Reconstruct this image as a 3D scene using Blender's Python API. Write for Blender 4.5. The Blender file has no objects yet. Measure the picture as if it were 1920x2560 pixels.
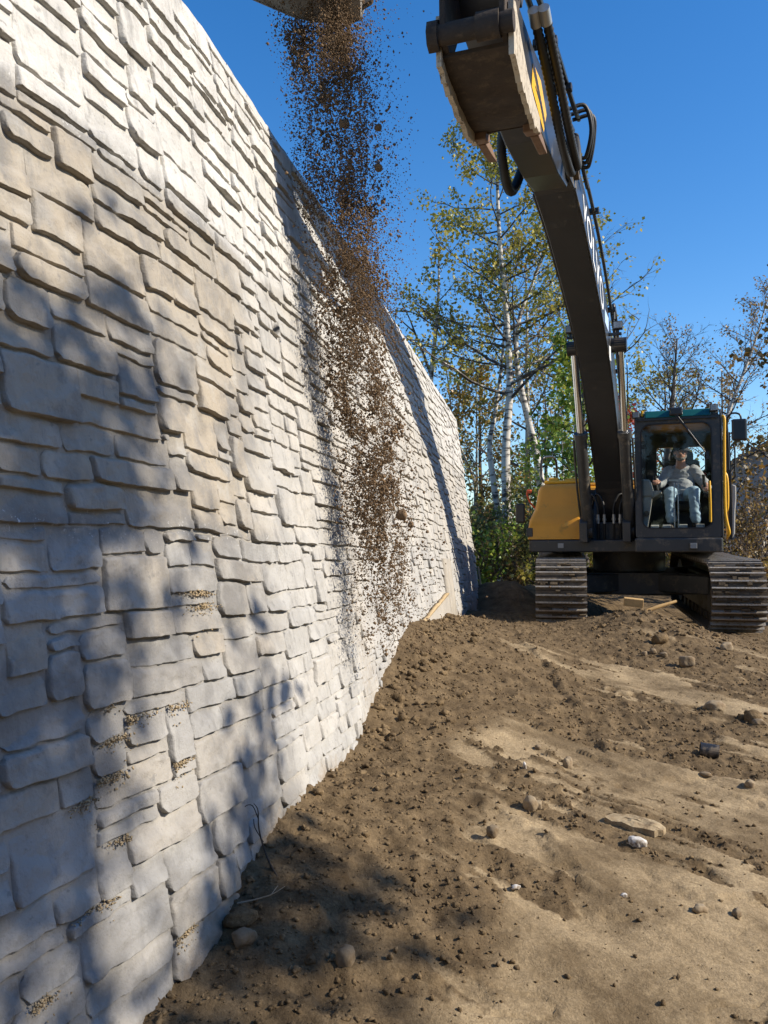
import bpy, bmesh, math, random
import numpy as np
from mathutils import Vector, Matrix

sc = bpy.context.scene
COL = sc.collection
EYE = 1.5                                   # eye height; z values marked "e" below are measured from the eye
R = math.radians

# ------------------------------------------------------------------ camera, sky, sun, exposure
cam = bpy.data.cameras.new('camera')
camo = bpy.data.objects.new('camera', cam)
COL.objects.link(camo)
camo.location = (0, 0, EYE)
camo.rotation_euler = (R(90 + 2.82), 0, 0)
cam.sensor_fit = 'VERTICAL'
cam.sensor_height = 36.0
cam.lens = 36.0 * 2130 / 2560
cam.clip_start = 0.05
cam.clip_end = 2000
sc.camera = camo

SUN_EL, SUN_AZ = 33.0, 106.0                # azimuth as a compass bearing, +Y = 0, +X = 90
world = bpy.data.worlds.new('World')
sc.world = world
world.use_nodes = True
wn = world.node_tree.nodes
sky = wn.new('ShaderNodeTexSky')
sky.sky_type = 'NISHITA'
sky.sun_disc = False
sky.sun_elevation = R(SUN_EL)
sky.sun_rotation = R(SUN_AZ)
sky.air_density = 1.0
sky.dust_density = 0.3
sky.ozone_density = 2.0
bgn = wn['Background']
bgn.inputs[1].default_value = 0.142
hsv = wn.new('ShaderNodeHueSaturation'); hsv.inputs['Saturation'].default_value = 1.38
hsv.inputs['Hue'].default_value = 0.506
world.node_tree.links.new(sky.outputs[0], hsv.inputs['Color'])
world.node_tree.links.new(hsv.outputs[0], bgn.inputs[0])

sl = bpy.data.lights.new('sun', 'SUN')
sl.energy = 5.0
sl.angle = R(0.53)
sl.color = (1.0, 0.91, 0.77)
suno = bpy.data.objects.new('sun', sl)
COL.objects.link(suno)
SD = Vector((math.sin(R(SUN_AZ)) * math.cos(R(SUN_EL)), math.cos(R(SUN_AZ)) * math.cos(R(SUN_EL)), math.sin(R(SUN_EL))))
suno.rotation_euler = SD.to_track_quat('Z', 'Y').to_euler()
suno.location = SD * 60
sc.view_settings.view_transform = 'Standard'
sc.view_settings.look = 'None'
sc.view_settings.exposure = 0.54
sc.view_settings.gamma = 1.0
sc.view_settings.use_curve_mapping = False
sc.render.engine = 'CYCLES'
sc.cycles.use_denoising = True
sc.cycles.max_bounces = 8
sc.cycles.transparent_max_bounces = 16

# ------------------------------------------------------------------ helpers
rng = np.random.default_rng(11)
random.seed(5)

def _h(ix, iy, seed):
    n = (ix.astype(np.int64) * 374761393 + iy.astype(np.int64) * 668265263 + seed * 974634211) & 0xffffffff
    n = ((n ^ (n >> 13)) * 1274126177) & 0xffffffff
    n = n ^ (n >> 16)
    return (n & 0xffff) / 32767.5 - 1.0

def noise(x, y, seed=0):
    x = np.asarray(x, float); y = np.asarray(y, float)
    ix = np.floor(x); iy = np.floor(y)
    fx = x - ix; fy = y - iy
    ux = fx * fx * fx * (fx * (fx * 6 - 15) + 10); uy = fy * fy * fy * (fy * (fy * 6 - 15) + 10)
    a = _h(ix, iy, seed); b = _h(ix + 1, iy, seed); c = _h(ix, iy + 1, seed); d = _h(ix + 1, iy + 1, seed)
    return (a * (1 - ux) + b * ux) * (1 - uy) + (c * (1 - ux) + d * ux) * uy

def fbm(x, y, oct=4, seed=0, gain=0.5):
    s = 0; a = 1.0; t = 0
    for i in range(oct):
        s = s + a * noise(x * 2 ** i + 17.3 * i, y * 2 ** i - 9.1 * i, seed + i); t += a; a *= gain
    return s / t

def sstep(a, b, x):
    t = np.clip((x - a) / (b - a), 0, 1)
    return t * t * (3 - 2 * t)

def mesh_np(name, verts, faces, smooth=False):
    """verts (n,3); faces an (m,k) array or a list of such arrays"""
    me = bpy.data.meshes.new(name)
    if not isinstance(faces, list): faces = [faces]
    faces = [np.asarray(f, np.int32) for f in faces if len(f)]
    loops = np.concatenate([f.ravel() for f in faces])
    sizes = np.concatenate([np.full(len(f), f.shape[1], np.int32) for f in faces])
    starts = np.concatenate([[0], np.cumsum(sizes)[:-1]]).astype(np.int32)
    me.vertices.add(len(verts)); me.vertices.foreach_set('co', np.asarray(verts, np.float32).ravel())
    me.loops.add(len(loops)); me.loops.foreach_set('vertex_index', loops)
    me.polygons.add(len(sizes)); me.polygons.foreach_set('loop_start', starts)
    try: me.polygons.foreach_set('loop_total', sizes)
    except Exception: pass
    me.update(calc_edges=True)
    me.validate()
    if smooth: me.polygons.foreach_set('use_smooth', np.ones(len(me.polygons), bool))
    return me

def fattr(me, name, vals):
    a = me.attributes.new(name, 'FLOAT', 'POINT')
    a.data.foreach_set('value', np.asarray(vals, np.float32))

def link(name, me, mat=None, parent=None):
    o = bpy.data.objects.new(name, me)
    COL.objects.link(o)
    if mat is not None and me is not None and len(me.materials) == 0: me.materials.append(mat)
    if parent is not None: o.parent = parent
    return o

def tag(o, label=None, cat=None, group=None, kind=None):
    if label: o['label'] = label
    if cat: o['category'] = cat
    if group: o['group'] = group
    if kind: o['kind'] = kind
    return o

def thing(name, label, cat, loc=(0, 0, 0), rz=0.0, group=None):
    o = bpy.data.objects.new(name, None)
    COL.objects.link(o)
    o.empty_display_size = 0.2
    o.location = loc; o.rotation_euler = (0, 0, rz)
    return tag(o, label, cat, group)

class MB:
    """collects shapes; build() links them as ONE mesh object"""
    def __init__(s): s.v = []; s.f = []; s.sm = []
    def add(s, vs, fs, smooth=False):
        n = len(s.v); s.v += [tuple(v) for v in vs]
        s.f += [tuple(i + n for i in f) for f in fs]; s.sm += [smooth] * len(fs); return s
    def box(s, c, d, rot=None, bev=0.0):
        x, y, z = d[0] / 2, d[1] / 2, d[2] / 2
        if bev > 0:
            b = min(bev, x * .9, y * .9, z * .9)
            bm = bmesh.new(); bmesh.ops.create_cube(bm, size=1)
            for v in bm.verts: v.co = Vector((v.co.x * 2 * x, v.co.y * 2 * y, v.co.z * 2 * z))
            bmesh.ops.bevel(bm, geom=bm.edges[:], offset=b, segments=2, affect='EDGES', profile=0.5)
            bm.verts.index_update()
            vs = [v.co.copy() for v in bm.verts]; fs = [[v.index for v in f.verts] for f in bm.faces]; bm.free()
        else:
            vs = [Vector((i * x, j * y, k * z)) for i in (-1, 1) for j in (-1, 1) for k in (-1, 1)]
            fs = [(0, 1, 3, 2), (4, 6, 7, 5), (0, 4, 5, 1), (2, 3, 7, 6), (0, 2, 6, 4), (1, 5, 7, 3)]
        if rot is not None: vs = [rot @ v for v in vs]
        c = Vector(c)
        return s.add([v + c for v in vs], fs)
    def prism(s, prof, x0, x1, axis='x', bev=0.0):
        """profile of (a,b) points extruded along axis; axis x: (y,z), y: (x,z), z: (x,y)"""
        m = {'x': lambda a, b, t: (t, a, b), 'y': lambda a, b, t: (a, t, b), 'z': lambda a, b, t: (a, b, t)}[axis]
        n = len(prof)
        bm = bmesh.new()
        A = [bm.verts.new(m(a, b, x0)) for a, b in prof]; B = [bm.verts.new(m(a, b, x1)) for a, b in prof]
        for i in range(n):
            j = (i + 1) % n
            bm.faces.new((A[i], A[j], B[j], B[i]))
        bm.faces.new(A[::-1]); bm.faces.new(B)
        bmesh.ops.recalc_face_normals(bm, faces=bm.faces[:])
        if bev > 0:
            es = [e for e in bm.edges if len(e.link_faces) == 2 and e.calc_face_angle(0) > 0.6]
            bmesh.ops.bevel(bm, geom=es, offset=bev, segments=2, affect='EDGES', profile=0.5)
        bmesh.ops.triangulate(bm, faces=[f for f in bm.faces if len(f.verts) > 4])
        bm.verts.index_update()
        vs = [v.co.copy() for v in bm.verts]; fs = [[v.index for v in f.verts] for f in bm.faces]; bm.free()
        return s.add(vs, fs)
    def tube(s, path, r, n=8, caps=True, smooth=True):
        P = [Vector(p) for p in path]; rr = r if isinstance(r, (list, tuple)) else [r] * len(P)
        vs = []; fs = []; up = None
        for i, p in enumerate(P):
            t = (P[min(i + 1, len(P) - 1)] - P[max(i - 1, 0)])
            if t.length < 1e-9: t = Vector((0, 0, 1))
            t.normalize()
            if up is None: up = t.orthogonal().normalized()
            else:
                up = up - t * up.dot(t)
                up = up.normalized() if up.length > 1e-6 else t.orthogonal().normalized()
            w = t.cross(up)
            for k in range(n):
                a = 2 * math.pi * k / n
                vs.append(p + (up * math.cos(a) + w * math.sin(a)) * rr[i])
        for i in range(len(P) - 1):
            for k in range(n):
                k2 = (k + 1) % n
                fs.append((i * n + k, i * n + k2, (i + 1) * n + k2, (i + 1) * n + k))
        s.add(vs, fs, smooth)
        if caps:
            s.add(vs[:n], [tuple(range(n))[::-1]]); s.add(vs[-n:], [tuple(range(n))])
        return s
    def cyl(s, a, b, r, n=16): return s.tube([a, b], r, n)
    def tf(s, M):
        s.v = [tuple(M @ Vector(v)) for v in s.v]; return s
    def mesh(s, name):
        me = bpy.data.meshes.new(name)
        me.from_pydata(s.v, [], s.f); me.update()
        me.polygons.foreach_set('use_smooth', np.array(s.sm, bool))
        return me
    def build(s, name, mat, parent=None):
        return link(name, s.mesh(name), mat, parent)

def spline(pts, n=8):
    """Catmull-Rom through 3-D points"""
    P = [Vector(p) for p in pts]; P = [P[0] * 2 - P[1]] + P + [P[-1] * 2 - P[-2]]
    out = []
    for i in range(1, len(P) - 2):
        for k in range(n):
            t = k / n
            a, b, c, d = P[i - 1], P[i], P[i + 1], P[i + 2]
            out.append(0.5 * ((2 * b) + (c - a) * t + (2 * a - 5 * b + 4 * c - d) * t * t + (3 * b - a - 3 * c + d) * t ** 3))
    out.append(P[-2]); return out

# ------------------------------------------------------------------ materials
def mat(name, col=(.5, .5, .5), rough=.6, metal=0.0, spec=None, var=0.0, vscale=6.0, dirt=None, dirt_amt=.4, bump=0.0, bscale=60, col2=None):
    m = bpy.data.materials.new(name); m.use_nodes = True
    nt = m.node_tree; b = nt.nodes['Principled BSDF']
    b.inputs['Roughness'].default_value = rough; b.inputs['Metallic'].default_value = metal
    if spec is not None: b.inputs['Specular IOR Level'].default_value = spec
    tc = nt.nodes.new('ShaderNodeTexCoord')
    c1 = (*col, 1)
    b.inputs['Base Color'].default_value = c1
    if var or dirt or col2:
        nz = nt.nodes.new('ShaderNodeTexNoise'); nz.inputs['Scale'].default_value = vscale; nz.inputs['Detail'].default_value = 8
        nz.inputs['Roughness'].default_value = .65
        nt.links.new(tc.outputs['Object'], nz.inputs['Vector'])
        cr = nt.nodes.new('ShaderNodeValToRGB')
        e = cr.color_ramp.elements
        lo = col2 or tuple(x * (1 - var) for x in col); hi = col
        e[0].color = (*lo, 1); e[0].position = .35; e[1].color = (*hi, 1); e[1].position = .65
        nt.links.new(nz.outputs[0], cr.inputs[0])
        out = cr.outputs[0]
        if dirt:
            n2 = nt.nodes.new('ShaderNodeTexNoise'); n2.inputs['Scale'].default_value = vscale * 1.7; n2.inputs['Detail'].default_value = 10
            n2.inputs['Roughness'].default_value = .7
            nt.links.new(tc.outputs['Object'], n2.inputs['Vector'])
            r2 = nt.nodes.new('ShaderNodeMapRange'); r2.inputs[1].default_value = .62 - .35 * dirt_amt; r2.inputs[2].default_value = .72 - .2 * dirt_amt
            nt.links.new(n2.outputs[0], r2.inputs[0])
            mx = nt.nodes.new('ShaderNodeMix'); mx.data_type = 'RGBA'
            nt.links.new(r2.outputs[0], mx.inputs[0]); nt.links.new(out, mx.inputs[6]); mx.inputs[7].default_value = (*dirt, 1)
            out = mx.outputs[2]
            r3 = nt.nodes.new('ShaderNodeMapRange'); r3.inputs[3].default_value = rough; r3.inputs[4].default_value = .95
            nt.links.new(r2.outputs[0], r3.inputs[0]); nt.links.new(r3.outputs[0], b.inputs['Roughness'])
        nt.links.new(out, b.inputs['Base Color'])
    if bump:
        n3 = nt.nodes.new('ShaderNodeTexNoise'); n3.inputs['Scale'].default_value = bscale; n3.inputs['Detail'].default_value = 6
        nt.links.new(tc.outputs['Object'], n3.inputs['Vector'])
        bp = nt.nodes.new('ShaderNodeBump'); bp.inputs['Strength'].default_value = 1; bp.inputs['Distance'].default_value = bump
        nt.links.new(n3.outputs[0], bp.inputs['Height']); nt.links.new(bp.outputs[0], b.inputs['Normal'])
    return m

def leaf_mat(name, c1, c2, c3):
    m = bpy.data.materials.new(name); m.use_nodes = True
    nt = m.node_tree; b = nt.nodes['Principled BSDF']
    at = nt.nodes.new('ShaderNodeAttribute'); at.attribute_name = 'tint'
    cr = nt.nodes.new('ShaderNodeValToRGB'); e = cr.color_ramp.elements
    e[0].color = (*c1, 1); e[1].color = (*c3, 1); k = e.new(.5); k.color = (*c2, 1)
    nt.links.new(at.outputs['Fac'], cr.inputs[0]); nt.links.new(cr.outputs[0], b.inputs['Base Color'])
    b.inputs['Roughness'].default_value = .45
    tr = nt.nodes.new('ShaderNodeBsdfTranslucent'); nt.links.new(cr.outputs[0], tr.inputs[0])
    mx = nt.nodes.new('ShaderNodeMixShader'); mx.inputs[0].default_value = .35
    nt.links.new(b.outputs[0], mx.inputs[1]); nt.links.new(tr.outputs[0], mx.inputs[2])
    nt.links.new(mx.outputs[0], nt.nodes['Material Output'].inputs[0])
    return m

def bark_mat(name, light, dark, thr=.5, sx=9, sz=26):
    m = bpy.data.materials.new(name); m.use_nodes = True
    nt = m.node_tree; b = nt.nodes['Principled BSDF']; b.inputs['Roughness'].default_value = .8
    tc = nt.nodes.new('ShaderNodeTexCoord'); mp = nt.nodes.new('ShaderNodeMapping')
    mp.inputs['Scale'].default_value = (sx * .5, sx * .5, sz * .5)
    nt.links.new(tc.outputs['Object'], mp.inputs[0])
    nz = nt.nodes.new('ShaderNodeTexNoise'); nz.inputs['Scale'].default_value = 1; nz.inputs['Detail'].default_value = 5
    nt.links.new(mp.outputs[0], nz.inputs['Vector'])
    at = nt.nodes.new('ShaderNodeAttribute'); at.attribute_name = 'twig'
    ad = nt.nodes.new('ShaderNodeMath'); ad.operation = 'MULTIPLY_ADD'; ad.inputs[1].default_value = -.32
    nt.links.new(at.outputs['Fac'], ad.inputs[0]); nt.links.new(nz.outputs[0], ad.inputs[2])
    cr = nt.nodes.new('ShaderNodeValToRGB'); e = cr.color_ramp.elements
    e[0].position = thr - .08; e[0].color = (*dark, 1); e[1].position = thr + .05; e[1].color = (*light, 1)
    nt.links.new(ad.outputs[0], cr.inputs[0]); nt.links.new(cr.outputs[0], b.inputs['Base Color'])
    return m

def glass_mat(name, tint=(.94, .98, .97), refl=.022):
    m = bpy.data.materials.new(name); m.use_nodes = True
    nt = m.node_tree; nt.nodes.remove(nt.nodes['Principled BSDF'])
    t = nt.nodes.new('ShaderNodeBsdfTransparent'); t.inputs[0].default_value = (*tint, 1)
    g = nt.nodes.new('ShaderNodeBsdfGlossy'); g.inputs['Roughness'].default_value = .03
    fr = nt.nodes.new('ShaderNodeLayerWeight'); fr.inputs[0].default_value = .25
    mr = nt.nodes.new('ShaderNodeMapRange'); mr.inputs[3].default_value = refl; mr.inputs[4].default_value = .6
    nt.links.new(fr.outputs['Fresnel'], mr.inputs[0])
    mx = nt.nodes.new('ShaderNodeMixShader')
    nt.links.new(mr.outputs[0], mx.inputs[0]); nt.links.new(t.outputs[0], mx.inputs[1]); nt.links.new(g.outputs[0], mx.inputs[2])
    nt.links.new(mx.outputs[0], nt.nodes['Material Output'].inputs[0])
    return m
# ------------------------------------------------------------------ the stone-faced retaining wall
K = 0.46
_fy = np.array([-12, -6, 0, 2.5, 4.0, 4.95, 5.93, 7.0, 7.8, 9, 11.13, 13.8, 17.8, 23.8, 31.5]) * K
_fx = np.array([-8.4, -6.0, -3.70, -2.79, -2.23, -1.894, -1.56, -1.27, -1.09, -.86, -.44, .07, .80, 1.90, 3.32]) * K
_cy = np.linspace(_fy[0], _fy[-1], 900)
_cx = np.interp(_cy, _fy, _fx)
_ker = np.hanning(41); _ker /= _ker.sum()
_pad = np.concatenate([_cx[0] + (np.arange(-20, 0)) * (_cx[1] - _cx[0]), _cx, _cx[-1] + np.arange(1, 21) * (_cx[-1] - _cx[-2])])
_cx = np.convolve(_pad, _ker, 'valid')
_cs = np.concatenate([[0], np.cumsum(np.hypot(np.diff(_cx), np.diff(_cy)))])
S_END = _cs[-1]
BAT = 0.128
TOPE, BOTE = 2.30, -1.75                    # top and buried foot, from the eye
def wall_x(y, ze=0.0): return np.interp(y, _cy, _cx) - BAT * ze
def wpt(s, ze, d):
    """point on the wall: arc length s, height from the eye ze, distance d out of the face"""
    s = np.asarray(s, float); ze = np.asarray(ze, float); d = np.asarray(d, float); x = np.interp(s, _cs, _cx); y = np.interp(s, _cs, _cy)
    dx = np.interp(s + .15, _cs, _cx) - np.interp(s - .15, _cs, _cx); dy = np.interp(s + .15, _cs, _cy) - np.interp(s - .15, _cs, _cy)
    L = np.hypot(dx, dy) + 1e-9; nx = dy / L; ny = -dx / L
    off = d - BAT * ze
    return np.stack([x + nx * off, y + ny * off, ze + EYE + 0.1 * d * 0], -1)
def s_of_y(y): return float(np.interp(y, _cy, _cs))

def wall_mat():
    m = bpy.data.materials.new('stamped_concrete'); m.use_nodes = True
    nt = m.node_tree; N = nt.nodes.new; L = nt.links.new; b = nt.nodes['Principled BSDF']
    b.inputs['Roughness'].default_value = .82; b.inputs['Specular IOR Level'].default_value = .25
    tc = N('ShaderNodeTexCoord')
    def nz(scale, det=6, rg=.6, vec=None):
        n = N('ShaderNodeTexNoise'); n.inputs['Scale'].default_value = scale; n.inputs['Detail'].default_value = det; n.inputs['Roughness'].default_value = rg
        L(vec or tc.outputs['Object'], n.inputs['Vector']); return n.outputs[0]
    def mr(src, a, c, d=0., e=1.):
        n = N('ShaderNodeMapRange'); n.inputs[1].default_value = a; n.inputs[2].default_value = c; n.inputs[3].default_value = d; n.inputs[4].default_value = e
        L(src, n.inputs[0]); return n.outputs[0]
    def mix(f, a, c):
        n = N('ShaderNodeMix'); n.data_type = 'RGBA'
        if isinstance(f, float): n.inputs[0].default_value = f
        else: L(f, n.inputs[0])
        for s, i in ((a, 6), (c, 7)):
            if isinstance(s, tuple): n.inputs[i].default_value = (*s, 1)
            else: L(s, n.inputs[i])
        return n.outputs[2]
    def mul(a, c):
        n = N('ShaderNodeMath'); n.operation = 'MULTIPLY'; L(a, n.inputs[0])
        if isinstance(c, float): n.inputs[1].default_value = c
        else: L(c, n.inputs[1])
        return n.outputs[0]
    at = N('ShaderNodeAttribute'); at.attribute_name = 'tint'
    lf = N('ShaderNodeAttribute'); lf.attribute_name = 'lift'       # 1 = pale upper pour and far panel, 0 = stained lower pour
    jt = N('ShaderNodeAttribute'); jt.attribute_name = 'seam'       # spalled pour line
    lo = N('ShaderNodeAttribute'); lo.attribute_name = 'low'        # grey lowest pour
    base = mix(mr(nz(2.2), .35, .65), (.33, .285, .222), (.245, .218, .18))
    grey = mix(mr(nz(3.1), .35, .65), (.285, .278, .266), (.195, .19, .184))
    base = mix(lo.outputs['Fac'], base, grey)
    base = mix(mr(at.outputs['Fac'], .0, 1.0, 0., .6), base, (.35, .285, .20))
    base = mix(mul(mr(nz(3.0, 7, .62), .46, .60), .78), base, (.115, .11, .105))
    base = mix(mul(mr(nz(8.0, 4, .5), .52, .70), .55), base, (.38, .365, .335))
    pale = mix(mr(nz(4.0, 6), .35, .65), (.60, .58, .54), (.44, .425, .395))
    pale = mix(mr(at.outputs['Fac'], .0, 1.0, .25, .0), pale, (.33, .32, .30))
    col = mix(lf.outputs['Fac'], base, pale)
    mp = N('ShaderNodeMapping'); mp.inputs['Scale'].default_value = (9, 9, 1.6); L(tc.outputs['Object'], mp.inputs[0])
    streak = mr(nz(1.5, 6, .7, mp.outputs[0]), .52, .70, 0., .6)
    col = mix(streak, col, (.17, .165, .16))
    so = N('ShaderNodeAttribute'); so.attribute_name = 'soiled'
    sad = N('ShaderNodeMath'); sad.operation = 'ADD'; L(so.outputs['Fac'], sad.inputs[0]); L(nz(22, 8, .7), sad.inputs[1])
    col = mix(mr(sad.outputs[0], .82, 1.25, 0., .75), col, (.25, .185, .115))
    fine = mr(nz(48, 10, .75), .56, .70, 0., .5)
    col = mix(fine, col, (.26, .24, .21))
    pit = mr(nz(34, 4, .55), .66, .72, 0., .75)
    col = mix(mul(mr(nz(13, 5, .6), .60, .70), .55), col, (.15, .145, .14))
    col = mix(pit, col, (.2, .19, .175))
    sm = mul(jt.outputs['Fac'], mr(nz(9, 8, .7), .36, .58))
    col = mix(sm, col, (.17, .165, .16))
    sp = mul(jt.outputs['Fac'], mr(nz(70, 4, .6), .63, .68, 0., .6))
    col = mix(sp, col, (.75, .74, .72))
    L(col, b.inputs['Base Color'])
    b1 = N('ShaderNodeBump'); b1.inputs['Strength'].default_value = .8; b1.inputs['Distance'].default_value = .012
    L(nz(16, 10, .62), b1.inputs['Height'])
    b2 = N('ShaderNodeBump'); b2.inputs['Strength'].default_value = .8; b2.inputs['Distance'].default_value = .004
    L(nz(95, 5, .6), b2.inputs['Height']); L(b1.outputs[0], b2.inputs['Normal'])
    L(b2.outputs[0], b.inputs['Normal'])
    return m
M_WALL = wall_mat()

wall = thing('retaining_wall', 'tall pale retaining wall of grey stone-patterned concrete curving away on the left', 'wall',
             (float(wall_x(4.0)), 4.0, 0.0))
WO = np.array([wall.location.x, wall.location.y, 0.0])

def warp(s, z):
    return (s + .012 * noise(s * 3, z * 3, 3) + .007 * noise(s * 11, z * 11, 5),
            z + .026 * noise(s * .8, z * .6, 7) + .0065 * noise(s * 4.2, z * 3, 8) + .0042 * noise(s * 17, z * 13, 9) + .0018 * noise(s * 45, z * 40, 10))
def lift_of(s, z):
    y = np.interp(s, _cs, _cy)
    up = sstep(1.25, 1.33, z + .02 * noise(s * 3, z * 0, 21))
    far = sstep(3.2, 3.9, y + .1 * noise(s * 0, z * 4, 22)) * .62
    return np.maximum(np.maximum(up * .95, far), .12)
def soiled_of(s, z):
    y = np.interp(s, _cs, _cy); g_ = np.interp(y, [1.5, 2.6, 3.0, 3.4, 4.5, 5.5, 6.8, 9.5, 11.3], [-1.32, -1.25, -1.12, -1.05, -1.04, -.82, -.60, -.70, -.8])
    foot = np.exp(-np.maximum(z - g_, 0) / .10) * (.55 + .35 * noise(s * 5, z * 0, 51))
    pour = .42 * np.exp(-((y - 5.1 + .12 * z) / .45) ** 2) * (1 - .25 * np.clip(z, 0, 2))
    return np.clip(np.maximum(foot, pour), 0, 1)
def low_of(s, z): return 1 - sstep(.02, .10, z + .02 * noise(s * 3, z * 0, 41))
def seam_of(s, z):
    j1 = np.exp(-((z - .075 + .012 * noise(s * 2, z * 0, 31)) / .035) ** 2)
    j2 = np.exp(-((z - 1.29 + .02 * noise(s * 2, z * 0, 32)) / .045) ** 2) * .8
    y = np.interp(s, _cs, _cy)
    return np.clip(j1 + j2, 0, 1) * (1 - sstep(3.2, 4.0, y))

# random-ashlar layout on a grid
U = 0.042
S0 = s_of_y(-0.6)
ncol = int((S_END - .02 - S0) / U); nrow = int((TOPE - BOTE) / U)
SEAMS = [int(round((.075 - BOTE) / U)), int(round((1.29 - BOTE) / U))]
occ = np.zeros((nrow, ncol), bool)
lay = random.Random(42)
stones = []
for r in range(nrow):
    c = 0
    while c < ncol:
        if occ[r, c]: c += 1; continue
        run = 1
        while c + run < ncol and not occ[r, c + run] and run < 11: run += 1
        h = lay.choices([1, 2, 3, 4], [.13, .55, .24, .08])[0]
        h = min(h, nrow - r)
        for rs in SEAMS:                                            # courses break along the pour lines
            if r < rs < r + h: h = rs - r
        w = lay.randint(*{1: (5, 10), 2: (4, 10), 3: (5, 10), 4: (6, 10)}[h])
        if run - w < 3 or w > run: w = run if run <= 10 else w
        w = min(w, run)
        if w <= 2: h = min(h, 2) if w == 2 else 1
        while occ[r:r + h, c:c + w].any(): h -= 1
        occ[r:r + h, c:c + w] = True
        stones.append((S0 + c * U, BOTE + r * U, w * U, h * U)); c += w

def grade_at_wall(y): return float(np.interp(y, [1.5, 2.6, 3.0, 3.4, 4.5, 5.5, 6.8, 9.5, 11.3], [-1.32, -1.25, -1.12, -1.05, -1.04, -.82, -.60, -.70, -.8]))

def stone_mesh(s0, z0, w, h, seed, fine):
    rr = random.Random(seed)
    g = .0022 + rr.random() * .0022
    nx = max(2, int(round(w / fine))); nz_ = max(2, int(round(h / fine)))
    eb, es, et = .003, .0065 * rr.uniform(.5, 1.5), min(.012 * rr.uniform(.5, 1.4), h * .28)
    us = np.concatenate([[g, g + es * .35, g + es], np.linspace(g + es + .0025, w - g - es - .0025, nx), [w - g - es, w - g - es * .35, w - g]])
    vs = np.concatenate([[g, g + eb], np.linspace(g + eb + .002, h - g - et - .003, nz_), [h - g - et, h - g - et * .45, h - g]])
    uu, vv = np.meshgrid(us, vs)
    cu = np.minimum(uu, w - uu); cv = np.minimum(vv, h - vv)     # rounded, uneven corners
    rc = .020 * rr.uniform(.2, 1.5)
    pull = np.clip(rc - np.maximum(cu, 0) - np.maximum(cv, 0) + g, 0, None) * .5
    u2 = uu + np.sign(w / 2 - uu) * pull; v2 = vv + np.sign(h / 2 - vv) * pull
    # slanted side joints
    u2 = u2 + (vv / h - .5) * rr.uniform(-.016, .016) * (1 if rr.random() < .6 else 0) * np.minimum(1, np.minimum(uu, w - uu) / .03)
    lean = rr.uniform(-.004, .004); tilt = rr.uniform(.001, .013) * min(1, h / .08)
    d0 = rr.choice([.010, .012, .014, .017, .022]) * (0.8 + .4 * min(1, h / .12))
    S = s0 + u2; Z = z0 + v2
    d = d0 + lean * (uu / w - .5) + tilt * (.5 - vv / h)
    d = d + .0025 * noise(S * 8, Z * 10, seed % 97) + (.0035 * (.4 - np.abs(noise(S * 16, Z * 19, seed % 89))) + .0034 * noise(S * 42, Z * 48, seed % 83) if fine < .05 else 0)
    for _ in range(rr.choice([0, 1, 1, 2, 3]) if fine < .05 else 0):   # a split, stepped face
        k = rr.uniform(.2, .8); a = rr.uniform(-.7, .7)
        d = d - rr.uniform(.0025, .008) * sstep(0, .0035, (vv / h - k) * h + a * (uu - w / 2) + .016 * noise(S * 14, Z * 14, 4))
    f = np.minimum(np.minimum((uu - g) / es, (w - g - uu) / es), np.minimum((vv - g) / eb, (h - g - vv) / et))
    f = np.clip(f, 0, 1); f = np.sqrt(1 - (1 - f) ** 2)
    d = np.maximum(.002 + (d - .002) * f, .0015)
    S, Z = warp(S, Z)
    P = wpt(S, Z, d) - WO
    ny, nxx = uu.shape
    idx = np.arange(ny * nxx).reshape(ny, nxx)
    q = np.stack([idx[:-1, :-1], idx[:-1, 1:], idx[1:, 1:], idx[1:, :-1]], -1).reshape(-1, 4)
    ring = np.concatenate([idx[0, :], idx[1:, -1], idx[-1, -2::-1], idx[-2:0:-1, 0]])
    Pr = P.reshape(-1, 3)
    Sr, Zr = S.ravel()[ring], Z.ravel()[ring]
    back = wpt(Sr, Zr, np.full(len(Sr), -.008)) - WO
    n0 = len(Pr); m = len(ring)
    V = np.concatenate([Pr, Pr[ring], back])
    i = np.arange(m); j = (i + 1) % m
    sk = np.stack([n0 + i, n0 + m + i, n0 + m + j, n0 + j], -1)
    SS = np.concatenate([S.ravel(), Sr, Sr]); ZZ = np.concatenate([Z.ravel(), Zr, Zr])
    return V, np.concatenate([q, sk]), SS, ZZ

def proj_area(s0, z0, w, h):
    P = wpt([s0, s0 + w, s0 + w, s0], [z0, z0, z0 + h, z0 + h], [0.02] * 4)
    y = P[:, 1]
    if (y < .6).any(): return 0
    a = R(2.82); z = P[:, 2] - EYE
    yc = y * math.cos(a) + z * math.sin(a); zc = z * math.cos(a) - y * math.sin(a)
    u = P[:, 0] / yc * 2130 + 960; v = 1280 - zc / yc * 2130
    if u.max() < 0 or u.min() > 1920 or v.max() < 0 or v.min() > 2560: return 0
    if z0 + h < grade_at_wall(y.mean()) - .05: return 0
    u = np.clip(u, -60, 1980); v = np.clip(v, -60, 2620)
    return .5 * abs(np.dot(u, np.roll(v, 1)) - np.dot(v, np.roll(u, 1)))
areas = [proj_area(*q) for q in stones]
order = sorted(range(len(stones)), key=lambda i: -areas[i])
solo = set(order[:300])
VV, FF, T, LF, SE, LW, SO, base_i = [], [], [], [], [], [], [], 0
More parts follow.
